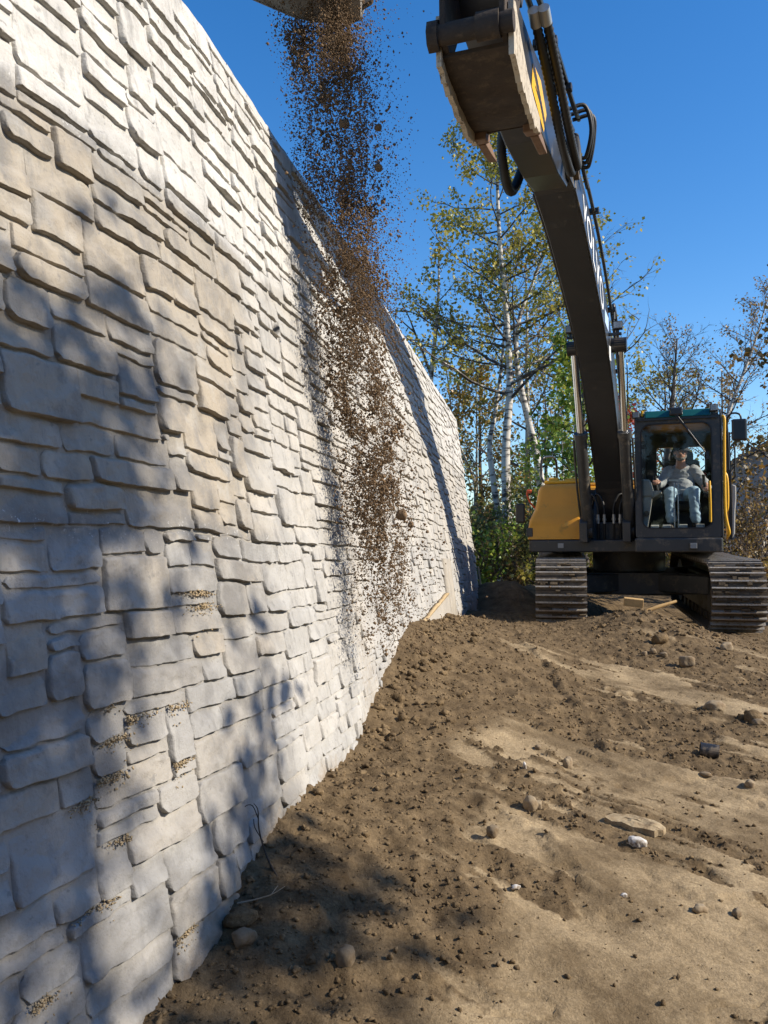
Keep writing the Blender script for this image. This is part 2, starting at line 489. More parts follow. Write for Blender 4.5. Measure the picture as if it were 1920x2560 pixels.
for i, q in enumerate(stones):
    y = float(np.interp(q[0], _cs, _cy))
    if q[1] + q[3] < grade_at_wall(y) - .25: continue           # buried under the fill
    V, F, SS, ZZ = stone_mesh(*q, 1000 + i * 7, .0125 if areas[i] > 9000 else .022 if areas[i] > 1500 else .055)
    t = random.Random(i).random() ** 2
    if i in solo:
        me = mesh_np('stone', V, F, True)
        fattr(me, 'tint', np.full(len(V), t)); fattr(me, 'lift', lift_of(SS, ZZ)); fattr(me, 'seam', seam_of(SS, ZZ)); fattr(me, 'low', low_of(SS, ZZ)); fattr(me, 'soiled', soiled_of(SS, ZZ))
        link('stone', me, M_WALL, wall)
    else:
        VV.append(V); FF.append(F + base_i); base_i += len(V)
        T.append(np.full(len(V), t)); LF.append(lift_of(SS, ZZ)); SE.append(seam_of(SS, ZZ)); LW.append(low_of(SS, ZZ)); SO.append(soiled_of(SS, ZZ))
me = mesh_np('small_stones', np.concatenate(VV), np.concatenate(FF), True)
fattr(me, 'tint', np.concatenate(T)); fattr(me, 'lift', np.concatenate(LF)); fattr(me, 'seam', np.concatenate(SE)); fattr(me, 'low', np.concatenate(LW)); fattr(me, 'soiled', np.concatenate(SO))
tag(link('small_stones', me, M_WALL, wall), kind='stuff')

# the concrete body behind the stones (joint depth at its face)
ss = np.linspace(0, S_END, 420); zs = np.linspace(BOTE - .3, TOPE, 70)
SSg, ZZg = np.meshgrid(ss, zs)
dd = np.full(SSg.shape, .002) + .0018 * noise(SSg * 12, ZZg * 12, 61)
near = SSg < S0 + .02
dd = np.where(near, .012 + .01 * noise(SSg * 6, ZZg * 9, 62), dd)
_, Zw = warp(SSg, ZZg)
Pf = wpt(SSg, np.where(ZZg >= TOPE - 1e-6, Zw + .01, ZZg), dd).reshape(-1, 3) - WO
ns, nzv = len(ss), len(zs)
idx = np.arange(ns * nzv).reshape(nzv, ns)
F1 = np.stack([idx[:-1, :-1], idx[:-1, 1:], idx[1:, 1:], idx[1:, :-1]], -1).reshape(-1, 4)
Pb = wpt(ss, np.full(ns, TOPE), -.42) - WO
Pbb = wpt(ss, np.full(ns, BOTE - .3), -.9) - WO
n0 = len(Pf); V = np.concatenate([Pf, Pb, Pbb])
i = np.arange(ns - 1)
F2 = np.stack([idx[-1, i], idx[-1, i + 1], n0 + i + 1, n0 + i], -1)
F3 = np.stack([n0 + i, n0 + i + 1, n0 + ns + i + 1, n0 + ns + i], -1)
endc = list(idx[:, -1]) + [n0 + ns - 1, n0 + 2 * ns - 1]
me = mesh_np('wall_core', V, [np.concatenate([F1, F2, F3]), np.array([endc])])
SSa = np.concatenate([SSg.ravel(), ss, ss]); ZZa = np.concatenate([ZZg.ravel(), np.full(ns, TOPE), np.full(ns, BOTE)])
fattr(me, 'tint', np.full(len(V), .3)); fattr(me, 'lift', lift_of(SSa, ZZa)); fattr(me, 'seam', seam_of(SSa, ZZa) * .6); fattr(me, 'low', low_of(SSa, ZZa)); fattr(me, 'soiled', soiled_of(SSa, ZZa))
link('wall_core', me, M_WALL, wall)

# smooth unfaced concrete footing and pier near the far end
M_PLAIN = mat('plain_concrete', (.38, .34, .28), .85, var=.25, vscale=5, bump=.004, bscale=40)
def strip(s0, s1, za, zb, d0, d1, name, m, seed):
    n = 14; S = np.linspace(s0, s1, n); vs = []; fs = []
    za = np.broadcast_to(za, n); zb = np.broadcast_to(zb, n)
    jz = .012 * noise(np.arange(n) * 1.3, np.zeros(n), seed)
    for d, z in ((d0, za), (d1, za), (d1, zb + jz), (d0, zb + jz)): vs.append(wpt(S, z, np.full(n, d)) - WO)
    V = np.concatenate(vs); i = np.arange(n - 1)
    F = [np.stack([k * n + i, k * n + i + 1, ((k + 1) % 4) * n + i + 1, ((k + 1) % 4) * n + i], -1) for k in range(4)]
    F += [np.array([[0, n, 2 * n, 3 * n], [n - 1, 4 * n - 1, 3 * n - 1, 2 * n - 1]])]
    return link(name, mesh_np(name, V, F), m, wall)
sp = s_of_y(9.55)
strip(sp, sp + .55, -1.3, -.06, -.01, .06, 'concrete_pier', M_PLAIN, 71)
strip(s_of_y(7.2), sp - .004, -1.3, np.linspace(-.62, -.46, 14), -.01, .055, 'concrete_footing', M_PLAIN, 72)
M_PLY = mat('raw_plywood', (.50, .36, .19), .8, var=.3, vscale=14)
strip(s_of_y(7.25), sp - .03, np.linspace(-.60, -.445, 14), np.linspace(-.585, -.425, 14), .02, .06, 'form_board', M_PLY, 73)
strip(S_END - .05, S_END - .003, -1.2, -.22, .03, .06, 'form_board', M_PLY, 74)
# ------------------------------------------------------------------ the graded dirt
_cp = np.array([
 # along the wall (x, y, z from the eye)
 (-1.05, 1.2, -1.40), (-.95, 1.9, -1.33), (-.78, 2.57, -1.25), (-.70, 2.84, -1.22), (-.60, 3.05, -1.12), (-.45, 3.4, -1.05), (-.22, 4.4, -1.04),
 (-.12, 4.8, -.99), (.0, 5.5, -.82), (.13, 6.4, -.63), (.22, 6.9, -.58), (.4, 7.6, -.60), (.85, 9.4, -.72), (1.2, 11.2, -.84), (2, 16, -.85), (1.7, 13.5, -.86),
 # open ground
 (.5, 1.0, -1.52), (2.5, 1.0, -1.6), (0.1, 2.2, -1.42), (.8, 2.5, -1.43), (1.6, 2.5, -1.48), (.1, 3.3, -1.2), (.9, 3.6, -1.28), (1.9, 4.0, -1.33),
 (.5, 4.6, -1.10), (1.0, 5.2, -1.10), (1.9, 5.3, -1.15), (.55, 6.2, -.84), (1.2, 6.6, -.90), (1.9, 7.0, -.96), (2.7, 6.6, -1.06), (3.4, 5.4, -1.22), (3.4, 3.5, -1.45),
 (1.0, 8.2, -.74), (1.7, 8.8, -.76), (2.2, 8.9, -.70), (2.72, 9.0, -.575), (3.15, 9.0, -.72), (3.6, 8.8, -.90), (2.9, 8.1, -.80), (3.3, 7.6, -.98), (4.2, 9.0, -1.06), (4.6, 7.5, -1.15),
 (1.6, 10.6, -.88), (2.1, 10.05, -.81), (4.3, 9.75, -.99), (2.6, 10.4, -.88), (3.6, 11.5, -.95), (4.9, 10.6, -1.02), (2.6, 14, -.90), (4.5, 14.5, -.95), (6.5, 11, -1.0), (6.5, 6, -1.2), (1.4, 9.9, -.90),
 (1.25, 10.4, -.98), (7, 16, -.95), (3, 18, -.85), (2.2, 13.9, -.48), (1.75, 12.6, -.88), (3.0, 14.8, -.6), (-3, 8, -.9), (-4, 2, -1.4), (-3, 14, -.85), (7, 2, -1.45)])
def _tps(r2): return np.where(r2 > 0, .5 * r2 * np.log(np.maximum(r2, 1e-12)), 0)
_n = len(_cp)
_A = np.zeros((_n + 3, _n + 3))
_d2 = (_cp[:, None, 0] - _cp[None, :, 0]) ** 2 + (_cp[:, None, 1] - _cp[None, :, 1]) ** 2
_A[:_n, :_n] = _tps(_d2) + np.eye(_n) * .012
_A[:_n, _n] = 1; _A[:_n, _n + 1:] = _cp[:, :2]; _A[_n, :_n] = 1; _A[_n + 1:, :_n] = _cp[:, :2].T
_w = np.linalg.solve(_A, np.concatenate([_cp[:, 2], np.zeros(3)]))
def base_h(x, y):
    x = np.asarray(x, float); y = np.asarray(y, float)
    xc = np.clip(x, -3.5, 7); yc = np.clip(y, .6, 17)
    h = _w[_n] + _w[_n + 1] * xc + _w[_n + 2] * yc
    for i in range(_n): h = h + _w[i] * _tps((xc - _cp[i, 0]) ** 2 + (yc - _cp[i, 1]) ** 2)
    far = sstep(5, 30, np.hypot(np.maximum(np.abs(x - 2) - 5, 0), np.maximum(np.abs(y - 9) - 8, 0)))
    return h * (1 - far) + (-1.0) * far
def smooth_mask(x, y):
    """1 where the tracks and bucket have pressed the soil flat, 0 where it is broken up"""
    a = x * .80 - y * .60; b = x * .60 + y * .80           # bands run to the right and towards the camera
    a = a + .25 * noise(x * .9, y * .9, 201); b = b + .12 * noise(x * 1.3, y * 1.3, 202)
    m = noise(a * .55, b * 2.3, 203) + .55 * noise(a * 1.6, b * 6.5, 204) + .38 * noise(a * 4.5, b * 15, 207) + .22 * noise(a * 14, b * 34, 208)
    m = sstep(.10, .30, m)
    wd = x - wall_x(y, -1)                                  # loose bank against the wall
    m = m * sstep(.35, .95, wd + .25 * noise(x * 1.5, y * 1.5, 205))
    near = sstep(3.9, 3.0, y) * sstep(.75, 1.1, wd)         # wide scraped area close by
    m = np.maximum(m, near * sstep(.02, .22, noise(a * .9, b * 1.6, 206) + .5 * noise(a * 3.2, b * 7, 209) + .28 * noise(a * 9, b * 19, 211)))
    m = m * (1 - sstep(7.8, 8.6, y) * .85)
    return np.clip(m, 0, 1)
SCARP = []
def scarp(x, y):
    """signed step height left by the bucket and track edges, and how close the step is"""
    out = np.zeros(np.shape(x)); near = np.zeros(np.shape(x))
    for L_ in SCARP:
        best = np.full(np.shape(x), 9.); sg = np.ones(np.shape(x))
        jx = x + .028 * noise(x * 5, y * 5, 240) + .010 * noise(x * 13, y * 13, 241); jy = y + .028 * noise(x * 5, y * 5, 242) + .010 * noise(x * 13, y * 13, 243)
        for (ax, ay), (bx, by) in zip(L_[:-1], L_[1:]):
            ex, ey = bx - ax, by - ay; l2 = ex * ex + ey * ey
            t = np.clip(((jx - ax) * ex + (jy - ay) * ey) / l2, 0, 1)
            dx_, dy_ = jx - ax - t * ex, jy - ay - t * ey; d = np.hypot(dx_, dy_); c = np.sign(ex * dy_ - ey * dx_)
            m_ = d < best; best = np.where(m_, d, best); sg = np.where(m_, c, sg)
        out = out + sg * sstep(0, .03, best) * .016 * (.6 + .5 * noise(x * 3, y * 3, 244)) * np.exp(-(best / .16) ** 2); near = np.maximum(near, np.exp(-(best / .05) ** 2))
    return out, near
def ground_h(x, y, detail=True):
    x = np.asarray(x, float); y = np.asarray(y, float)
    h = base_h(x, y)
    m = smooth_mask(x, y)
    if detail and len(SCARP):
        sc_, nr_ = scarp(x, y); h = h + sc_; m = m * (1 - .8 * nr_)
    ro = 1 - m
    h = h + .035 * fbm(x * 1.1, y * 1.1, 3, 210) + .013 * ro - .022 * (1 - m) * sstep(.9, 1.4, x - wall_x(y, -1))
    # mound and gully at right
    if detail:
        r1 = np.abs(noise(x * 5, y * 5, 220)); r2 = np.abs(noise(x * 12, y * 12, 221)); r3 = np.abs(noise(x * 27, y * 27, 222))
        n4 = noise(x * 60, y * 60, 223)
        h = h + ro * (.020 * (.5 - r1) + .020 * (.45 - r2) + .013 * (.45 - r3) + .0065 * n4)
        a = x * .80 - y * .60; b = x * .60 + y * .80
        h = h + m * (.008 * noise(x * 3.3, y * 3.3, 231) + .0045 * (.4 - np.abs(noise(a * 8, b * 20, 232))) + .0035 * (.4 - np.abs(noise(x * 33, y * 33, 233))) + .008 * noise(a * 1.5, b * 11, 224) + .005 * noise(a * 4, b * 26, 229) + .0025 * noise(a * 9, b * 45, 225) + .0018 * n4)
        cr = np.abs(noise(x * 2.6 + .3 * noise(x * 9, y * 9, 226), y * 4.5, 227))
        h = h - m * .016 * (1 - sstep(.0, .022, cr)) * sstep(.1, .5, noise(x * 1.2, y * 1.2, 228) + .3)
    return h + EYE
def px(u, v, it=40):
    """where the ray through photo pixel (u, v) meets the ground"""
    y = 2.0; xr = (u - 960) / 2130; zr = (1280 - v) / 2130
    a = R(2.82); dy = math.cos(a) - zr * math.sin(a); dz = math.sin(a) + zr * math.cos(a)
    t = np.linspace(1.4, 14, 4000)
    g = ground_h(xr * t, dy * t, False) - (EYE + dz * t)
    i = int(np.argmax(g > 0)); return float(xr * t[i]), float(dy * t[i])

SCARP = [[px(*q) for q in L_] for L_ in (
    [(1290, 1590), (1390, 1700), (1450, 1790), (1500, 1860)], [(1430, 1780), (1600, 1805), (1780, 1850), (1915, 1890)], [(1480, 1890), (1640, 1950), (1790, 1950), (1915, 1985)],
    [(1230, 2100), (1262, 2140), (1340, 2150), (1365, 2250), (1480, 2285)], [(1640, 2190), (1750, 2250), (1915, 2262)], [(800, 2490), (830, 2330), (860, 2230)], [(1150, 1980), (1330, 2080), (1440, 2180)])]
gx = np.concatenate([[-160, -60, -25, -12, -7, -5, -3.8, -3, -2.4, -2.0], np.arange(-1.7, 5.6, .0155), np.arange(5.6, 8.0, .06), [8.3, 8.8, 9.5, 10.5, 12, 14, 17, 22, 30, 45, 80, 200]])
yl = [1.55]
while yl[-1] < 13: yl.append(yl[-1] + max(.006, .0036 * yl[-1] * (1 if yl[-1] < 9.5 else 2)))
gy = np.concatenate([[-120, -40, -15, -8, -5, -3, -2, -1, -.3, .2, .6, .9, 1.1, 1.25, 1.4], yl, np.arange(13.3, 20, .4), [21, 23, 26, 30, 36, 45, 60, 90, 150, 300]])
GX, GY = np.meshgrid(gx, gy)
GZ = ground_h(GX, GY)
GM = smooth_mask(GX, GY)
P = np.stack([GX, GY, GZ], -1).reshape(-1, 3)
idx = np.arange(len(P)).reshape(GX.shape)
F = np.stack([idx[:-1, :-1], idx[:-1, 1:], idx[1:, 1:], idx[1:, :-1]], -1).reshape(-1, 4)
gme = mesh_np('ground', P, F, True)
fattr(gme, 'smooth_soil', GM.ravel())

def soil_mat(name, use_mask=True, k=1.0):
    m = bpy.data.materials.new(name); m.use_nodes = True
    nt = m.node_tree; N = nt.nodes.new; L = nt.links.new; b = nt.nodes['Principled BSDF']
    b.inputs['Roughness'].default_value = .95; b.inputs['Specular IOR Level'].default_value = .12
    tc = N('ShaderNodeTexCoord')
    def nz(scale, det=8, rg=.65):
        n = N('ShaderNodeTexNoise'); n.inputs['Scale'].default_value = scale; n.inputs['Detail'].default_value = det; n.inputs['Roughness'].default_value = rg
        L(tc.outputs['Object'], n.inputs['Vector']); return n.outputs[0]
    def ramp(src, p0, c0, p1, c1):
        r = N('ShaderNodeValToRGB'); e = r.color_ramp.elements
        e[0].position = p0; e[0].color = (*c0, 1); e[1].position = p1; e[1].color = (*c1, 1); L(src, r.inputs[0]); return r.outputs[0]
    rough = ramp(nz(7), .36, (.092 * k, .064 * k, .036 * k), .66, (.195 * k, .140 * k, .080 * k))
    if use_mask:
        flat = ramp(nz(2.2, 10, .7), .40, (.165, .120, .070), .64, (.39, .30, .185))
        at = N('ShaderNodeAttribute'); at.attribute_name = 'smooth_soil'
        ad = N('ShaderNodeMath'); ad.operation = 'MULTIPLY_ADD'; ad.inputs[1].default_value = .7; ad.use_clamp = False
        L(nz(11), ad.inputs[0]); L(at.outputs['Fac'], ad.inputs[2])
        mr = N('ShaderNodeMapRange'); mr.inputs[1].default_value = .62; mr.inputs[2].default_value = 1.12; L(ad.outputs[0], mr.inputs[0])
        mx = N('ShaderNodeMix'); mx.data_type = 'RGBA'; L(mr.outputs[0], mx.inputs[0]); L(rough, mx.inputs[6]); L(flat, mx.inputs[7])
        col = mx.outputs[2]
    else: col = rough
    g = ramp(nz(90, 4), .40, (.80, .78, .75), .64, (1.12, 1.11, 1.09))
    mm = N('ShaderNodeMix'); mm.data_type = 'RGBA'; mm.blend_type = 'MULTIPLY'; mm.inputs[0].default_value = 1
    L(col, mm.inputs[6]); L(g, mm.inputs[7]); L(mm.outputs[2], b.inputs['Base Color'])
    b1 = N('ShaderNodeBump'); b1.inputs['Strength'].default_value = .8; b1.inputs['Distance'].default_value = .013; L(nz(38, 10, .7), b1.inputs['Height'])
    b2 = N('ShaderNodeBump'); b2.inputs['Strength'].default_value = .7; b2.inputs['Distance'].default_value = .005; L(nz(150, 5), b2.inputs['Height']); L(b1.outputs[0], b2.inputs['Normal'])
    L(b2.outputs[0], b.inputs['Normal'])
    return m
M_SOIL = soil_mat('site_soil'); M_CLOD = soil_mat('loose_soil', False, 1.25)
tag(link('ground', gme, M_SOIL), kind='structure')

# the backfilled level behind the wall head
tx = np.array([-60, -25, -10, -5]); tv = []; tf = []
ty = np.linspace(-4, 14.0, 40)
for y in ty:
    for x in (-60., -20., -8., -3.): tv.append((x, y, TOPE - .35 + EYE + .05 * math.sin(y * 2 + x)))
    tv.append((float(wall_x(y, TOPE)) - .40, y, TOPE - .30 + EYE))
for i in range(39):
    for k in range(4): tf.append((i * 5 + k, i * 5 + k + 1, i * 5 + k + 6, i * 5 + k + 5))
tag(link('terrace', mesh_np('terrace', np.array(tv), np.array(tf)), M_SOIL), kind='structure')

# ------------------------------------------------------------------ clods, stones
def ico(sub):
    bm = bmesh.new(); bmesh.ops.create_icosphere(bm, subdivisions=sub, radius=1)
    v = np.array([p.co[:] for p in bm.verts]); f = np.array([[q.index for q in t.verts] for t in bm.faces]); bm.free(); return v, f
def lumps(n_var, sub, amp, seed):
    v, f = ico(sub); out = []
    for k in range(n_var):
        q = v * (1 + amp * noise(v[:, 0] * 1.6 + 7 * k + v[:, 2], v[:, 1] * 1.6 - 3 * k, seed + k)[:, None] + amp * .8 * noise(v[:, 0] * 3.3 + v[:, 2] * 2.6, v[:, 1] * 3.3 + 5 * k - v[:, 2], seed + k + 50)[:, None])
        out.append(q * (1, .8 + .05 * (k % 4), .62 + .06 * (k % 3)))
    return out, f
def scatter(pos, size, variants, f, seed):
    r = np.random.default_rng(seed); n = len(pos)
    which = r.integers(0, len(variants), n); V = np.array(variants)[which]
    ang = r.uniform(0, 6.283, n); c, s_ = np.cos(ang), np.sin(ang)
    tl = r.uniform(-.6, .6, n); ct, st = np.cos(tl), np.sin(tl)
    x = V[:, :, 0] * c[:, None] - V[:, :, 1] * s_[:, None]; y = V[:, :, 0] * s_[:, None] + V[:, :, 1] * c[:, None]; z = V[:, :, 2]
    y, z = y * ct[:, None] - z * st[:, None], y * st[:, None] + z * ct[:, None]
    W = np.stack([x, y, z], -1) * size[:, None, None] + pos[:, None, :]
    F = f[None] + (np.arange(n) * V.shape[1])[:, None, None]
    return W.reshape(-1, 3), F.reshape(-1, 3)
LUMP1, LF1 = lumps(10, 1, .75, 300)
LUMP2, LF2 = lumps(8, 2, .62, 330)
r = np.random.default_rng(3)
n = 52000
yy = 1.6 * (11.5 / 1.6) ** r.random(n); xx = r.uniform(-1.0, 1, n) * .5 * yy + .02 * yy + r.normal(0, .05, n)
ok = (xx > wall_x(yy, -1) + .02) & (xx < 5.4)
xx, yy = xx[ok], yy[ok]
m = smooth_mask(xx, yy)
keep = r.random(len(xx)) < (1 - m) ** 1.3 * .62 + .05
xx, yy = xx[keep], yy[keep]
sz = .0023 * (1 - r.random(len(xx)) * .985) ** -.62 * np.clip(yy / 3.0, .8, 2.2)
sz = np.clip(sz, .0022, .0115)
zz = ground_h(xx, yy) + sz * .25
V, F = scatter(np.stack([xx, yy, zz], -1), sz, LUMP1, LF1, 4)
tag(link('soil_clods', mesh_np('soil_clods', V, F), M_CLOD), kind='stuff')
# heavier lumps in the bank at the wall foot and on the mound by the tracks
n = 520
yy = r.uniform(1.8, 9.6, n); xx = wall_x(yy, -1) + np.abs(r.normal(0, .22, n)) + .03
k = 260
xx = np.concatenate([xx, r.normal(2.75, .75, k), r.uniform(2.2, 5, 120)]); yy = np.concatenate([yy, r.normal(8.6, .45, k), r.uniform(5.5, 9.4, 120)])
ok = ~((yy > 9.7) & (xx > 1.7)); xx, yy = xx[ok], yy[ok]
sz = np.clip(.008 * (1 - r.random(len(xx)) * .97) ** -.5, .005, .024) * np.clip(yy / 4, .7, 1.3)
zz = ground_h(xx, yy) + sz * .12
V, F = scatter(np.stack([xx, yy, zz], -1), sz, LUMP2, LF2, 5)
tag(link('soil_lumps', mesh_np('soil_lumps', V, F), M_CLOD), kind='stuff')

M_ROCK = mat('field_stone', (.25, .19, .12), .9, var=.4, vscale=9, dirt=(.16, .11, .06), dirt_amt=.5, bump=.006, bscale=30)
M_ROCK_PALE = mat('pale_stone', (.34, .265, .17), .9, var=.35, vscale=8, dirt=(.2, .14, .08), dirt_amt=.45, bump=.006, bscale=26)
M_ROCK_WHITE = mat('white_stone', (.78, .76, .72), .8, var=.35, vscale=10, dirt=(.2, .15, .1), dirt_amt=.55, bump=.003, bscale=40)
def rock(name, uv, size, label, m, sq=(1, .85, .7), sink=.25, seed=0, group=None, rz=0.0, cat='rock', pos=None):
    v, f = ico(3)
    d = 1 + .22 * noise(v[:, 0] * 1.3 + seed, v[:, 1] * 1.3 + v[:, 2], seed) + .09 * noise(v[:, 0] * 3.1 + v[:, 2] * 2, v[:, 1] * 3.1, seed + 1) + .07 * noise(v[:, 0] * 7, v[:, 1] * 7 + v[:, 2] * 6, seed + 2) + .12 * (.4 - np.abs(noise(v[:, 0] * 2.2 - v[:, 2], v[:, 1] * 2.2 + v[:, 2] * 2, seed + 5)))
    q = np.sign(v) * np.abs(v) ** .8
    size = size * .72
    V = q * d[:, None] * np.array(sq) * size
    x, y = pos or px(*uv)
    o = link(name, mesh_np(name, V, f), m)
    o.location = (x, y, float(ground_h(x, y)) + size * sq[2] * (1 - 2 * sink)); o.rotation_euler = (.1 * math.sin(seed), .12 * math.cos(seed * 2), rz)
    return tag(o, label, cat, group)
RG = 'stones lying on the dirt'
rock('rock', (865, 2415), .047, 'tan rounded stone set in a pocket in the scraped dirt near the bottom edge', M_ROCK, (.85, .8, 1), .2, 3, RG, .3)
rock('rock', (610, 2372), .046, 'grey cobble wedged at the foot of the wall beside a dark hollow', M_ROCK, (1.1, .7, .8), .2, 8, RG, .6)
rock('rock', (600, 2325), .052, 'dark soil-covered cobble just under the pale root by the wall', M_CLOD, (1.3, .8, .7), .2, 12, RG, .4)
rock('rock', (1325, 2022), .052, 'larger of two tan stones side by side at the top of the scraped patch', M_ROCK_PALE, (.9, .8, .95), .22, 15, RG, .1)
rock('rock', (1345, 2026), .034, 'smaller of two tan stones side by side at the top of the scraped patch', M_ROCK_PALE, (.7, .7, 1), .2, 19, RG, .1)
rock('rock', (1418, 1918), .052, 'upright tan stone half buried in the slope above the pair of stones', M_ROCK_PALE, (.6, .7, 1.1), .3, 23, RG, .5)
rock('rock', (1232, 2105), .037, 'angular brown stone standing at the corner of a scraped step', M_ROCK, (.9, .8, .9), .15, 27, RG, .2)
rock('rock', (1592, 2122), .050, 'dark stone with a bright white cap beside a hole', M_ROCK_WHITE, (1.1, .75, .6), .2, 31, RG, -.5)
rock('rock', (1290, 2226), .023, 'small white stone lying alone in brown crumbs', M_ROCK_WHITE, (1.2, .8, .5), .2, 35, RG, .3)
rock('rock', (1560, 2250), .018, 'tiny white pebble in the middle of the open dirt', M_ROCK_WHITE, (1, .8, .7), .2, 39, RG)
rock('rock', (1312, 1925), .022, 'thin pale upright stone on the loose brown slope', M_ROCK_WHITE, (.55, .6, 1.2), .2, 42, RG)
rock('rock', (1716, 1667), .085, 'round brown cobble in the row below the soil mound', M_ROCK, (1, .9, .85), .2, 45, RG)
rock('rock', (1652, 1610), .085, 'largest dark boulder on the flank of the soil mound', M_CLOD, (1.1, .9, .85), .2, 49, RG)
rock('rock', (1600, 1515), .07, 'brown stone near the crest of the soil mound', M_ROCK, (1.1, .8, .8), .2, 52, RG)
rock('rock', (1815, 1628), .075, 'pale tan stone in front of the track at right', M_ROCK_PALE, (1, .8, .85), .2, 55, RG)
rock('rock', (1632, 1634), .045, 'grey pebble, middle one of the little row beside the dark boulder', M_ROCK, (1, .9, .8), .2, 58, RG)
rock('rock', (1610, 1640), .038, 'grey pebble at the left end of the little row by the boulder', M_ROCK, (1, .9, .8), .2, 61, RG)
rock('rock', (1660, 1642), .045, 'grey pebble at the right end of the little row by the boulder', M_ROCK, (1.1, .9, .7), .2, 64, RG)
rock('rock', (1785, 1775), .085, 'tan boulder sunk in the soil left of the stony rut', M_ROCK_PALE, (1.1, .8, .6), .35, 67, RG)
rock('rock', (1880, 1800), .085, 'dark boulder in the shadowed rut at the right edge', M_CLOD, (1, .9, .8), .25, 70, RG)
rock('rock', (1898, 1815), .05, 'brown stone beneath the dark boulder in the rut', M_ROCK, (1.2, .9, .7), .2, 73, RG)
rock('rock', (1875, 1968), .034, 'tan stone on the dirt at the right edge, below the pale band', M_ROCK_PALE, (1, .8, .9), .2, 76, RG)
rock('rock', (1765, 1938), .04, 'flat brown rock casting a shadow below the pale band', M_ROCK, (1.2, .8, .5), .2, 79, RG)
rock('rock', (1750, 2278), .034, 'tan chip of stone in the rough soil near the right edge', M_ROCK_PALE, (1.2, .7, .7), .2, 82, RG, .4)
rock('rock', (1842, 2290), .030, 'rounded grey stone beside the tan chip near the right edge', M_ROCK, (.9, .8, .9), .2, 85, RG, .4)
rock('rock', (1345, 1870), .024, 'small grey-brown stone in the middle of the brown slope', M_ROCK, (1, .8, .8), .2, 88, RG)
# broken flat slab
bm = MB()
pr = [(-.15, -.028), (-.142, .012), (-.118, .034), (-.07, .040), (-.03, .062), (.03, .052), (.09, .055), (.12, .03), (.15, .012), (.142, -.02), (.118, -.036), (.105, -.058), (.04, -.052), (.0, -.066), (-.06, -.045), (-.11, -.046)]
n_ = len(pr); vs = []; fs = []
for k_, sc_ in ((0, 1.0), (1, .97), (1, .62), (1, .28)):
    for i_, (a_, b_) in enumerate(pr):
        zz_ = (-.02 if k_ == 0 else .010) + (.009 * float(noise(a_ * sc_ * 22, b_ * sc_ * 22, 770)) if k_ else 0)
        vs.append((a_ * sc_ * .92, b_ * sc_ * .92, zz_))
for q in range(3): fs += [(q * n_ + i_, q * n_ + (i_ + 1) % n_, (q + 1) * n_ + (i_ + 1) % n_, (q + 1) * n_ + i_) for i_ in range(n_)]
fs.append(tuple(range(3 * n_, 4 * n_))); fs.append(tuple(range(n_))[::-1])
bm.add(vs, fs)
M_SLAB = mat('crusted_slab', (.40, .31, .19), .92, var=.3, vscale=14, dirt=(.22, .155, .085), dirt_amt=.5, bump=.006, bscale=45)
me = bm.mesh('stone_slab')
o = link('stone_slab', me, M_SLAB); x, y = px(1588, 2068); o.location = (x, y, float(ground_h(x, y)) + .018); o.rotation_euler = (.22, .10, -.45)
tag(o, 'flat tan slab of stone tilted over its own shadow', 'stone slab')
# short black pipe
bm = MB(); ro, ri, ln = .044, .037, .052; nn = 22; vs = []; fs = []
for xx_, rr_ in ((-ln, ro), (ln, ro), (ln, ri), (-ln, ri)):
    for k in range(nn): vs.append((xx_, rr_ * math.cos(6.2832 * k / nn), rr_ * math.sin(6.2832 * k / nn)))
for q in range(4):
    for k in range(nn): fs.append((q * nn + k, q * nn + (k + 1) % nn, ((q + 1) % 4) * nn + (k + 1) % nn, ((q + 1) % 4) * nn + k))
bm.add(vs, fs)
M_PIPE = mat('black_plastic', (.018, .018, .018), .38, dirt=(.2, .15, .1), dirt_amt=.35)
o = bm.build('pipe_offcut', M_PIPE); x, y = px(1773, 1888); o.location = (x, y, float(ground_h(x, y)) + .036); o.rotation_euler = (0, .12, -.28)
tag(o, 'short shiny black pipe offcut lying on the dirt', 'pipe')
# roots and twigs at the wall foot
M_ROOT = mat('dark_root', (.05, .037, .026), .85); M_ROOTP = mat('pale_root', (.44, .36, .26), .8, var=.3)
def twig(uv, pts, r0, label, m, name='root'):
    x, y = px(*uv); z = float(ground_h(x, y))
    b = MB(); P = spline(pts[0], 5); b.tube(P, [r0 * (1 - .75 * i / len(P)) for i in range(len(P))], 5)
    for q in pts[1:]: b.tube(spline(q, 4), r0 * .45, 4)
    o = b.build(name, m); o.location = (x, y, z); tag(o, label, 'root'); return o
twig((655, 2185), [[(.06, .0, -.03), (.015, .02, .04), (-.015, .03, .13), (-.02, .03, .20), (-.035, .03, .225)], [(-.018, .03, .17), (-.04, .035, .215), (-.065, .03, .215), (-.075, .02, .19)], [(-.0, .03, .09), (-.03, .03, .14), (-.035, .03, .17)]],
     .0042, 'dark forked root sticking up out of the dirt against the wall', M_ROOT)
twig((655, 2300), [[(-.085, .03, .035), (-.03, .02, .05), (.03, .0, .075), (.075, -.01, .105)], [(.03, 0, .075), (.05, .01, .10)]], .0035, 'thin pale root reaching from the wall foot over a cobble', M_ROOTP)
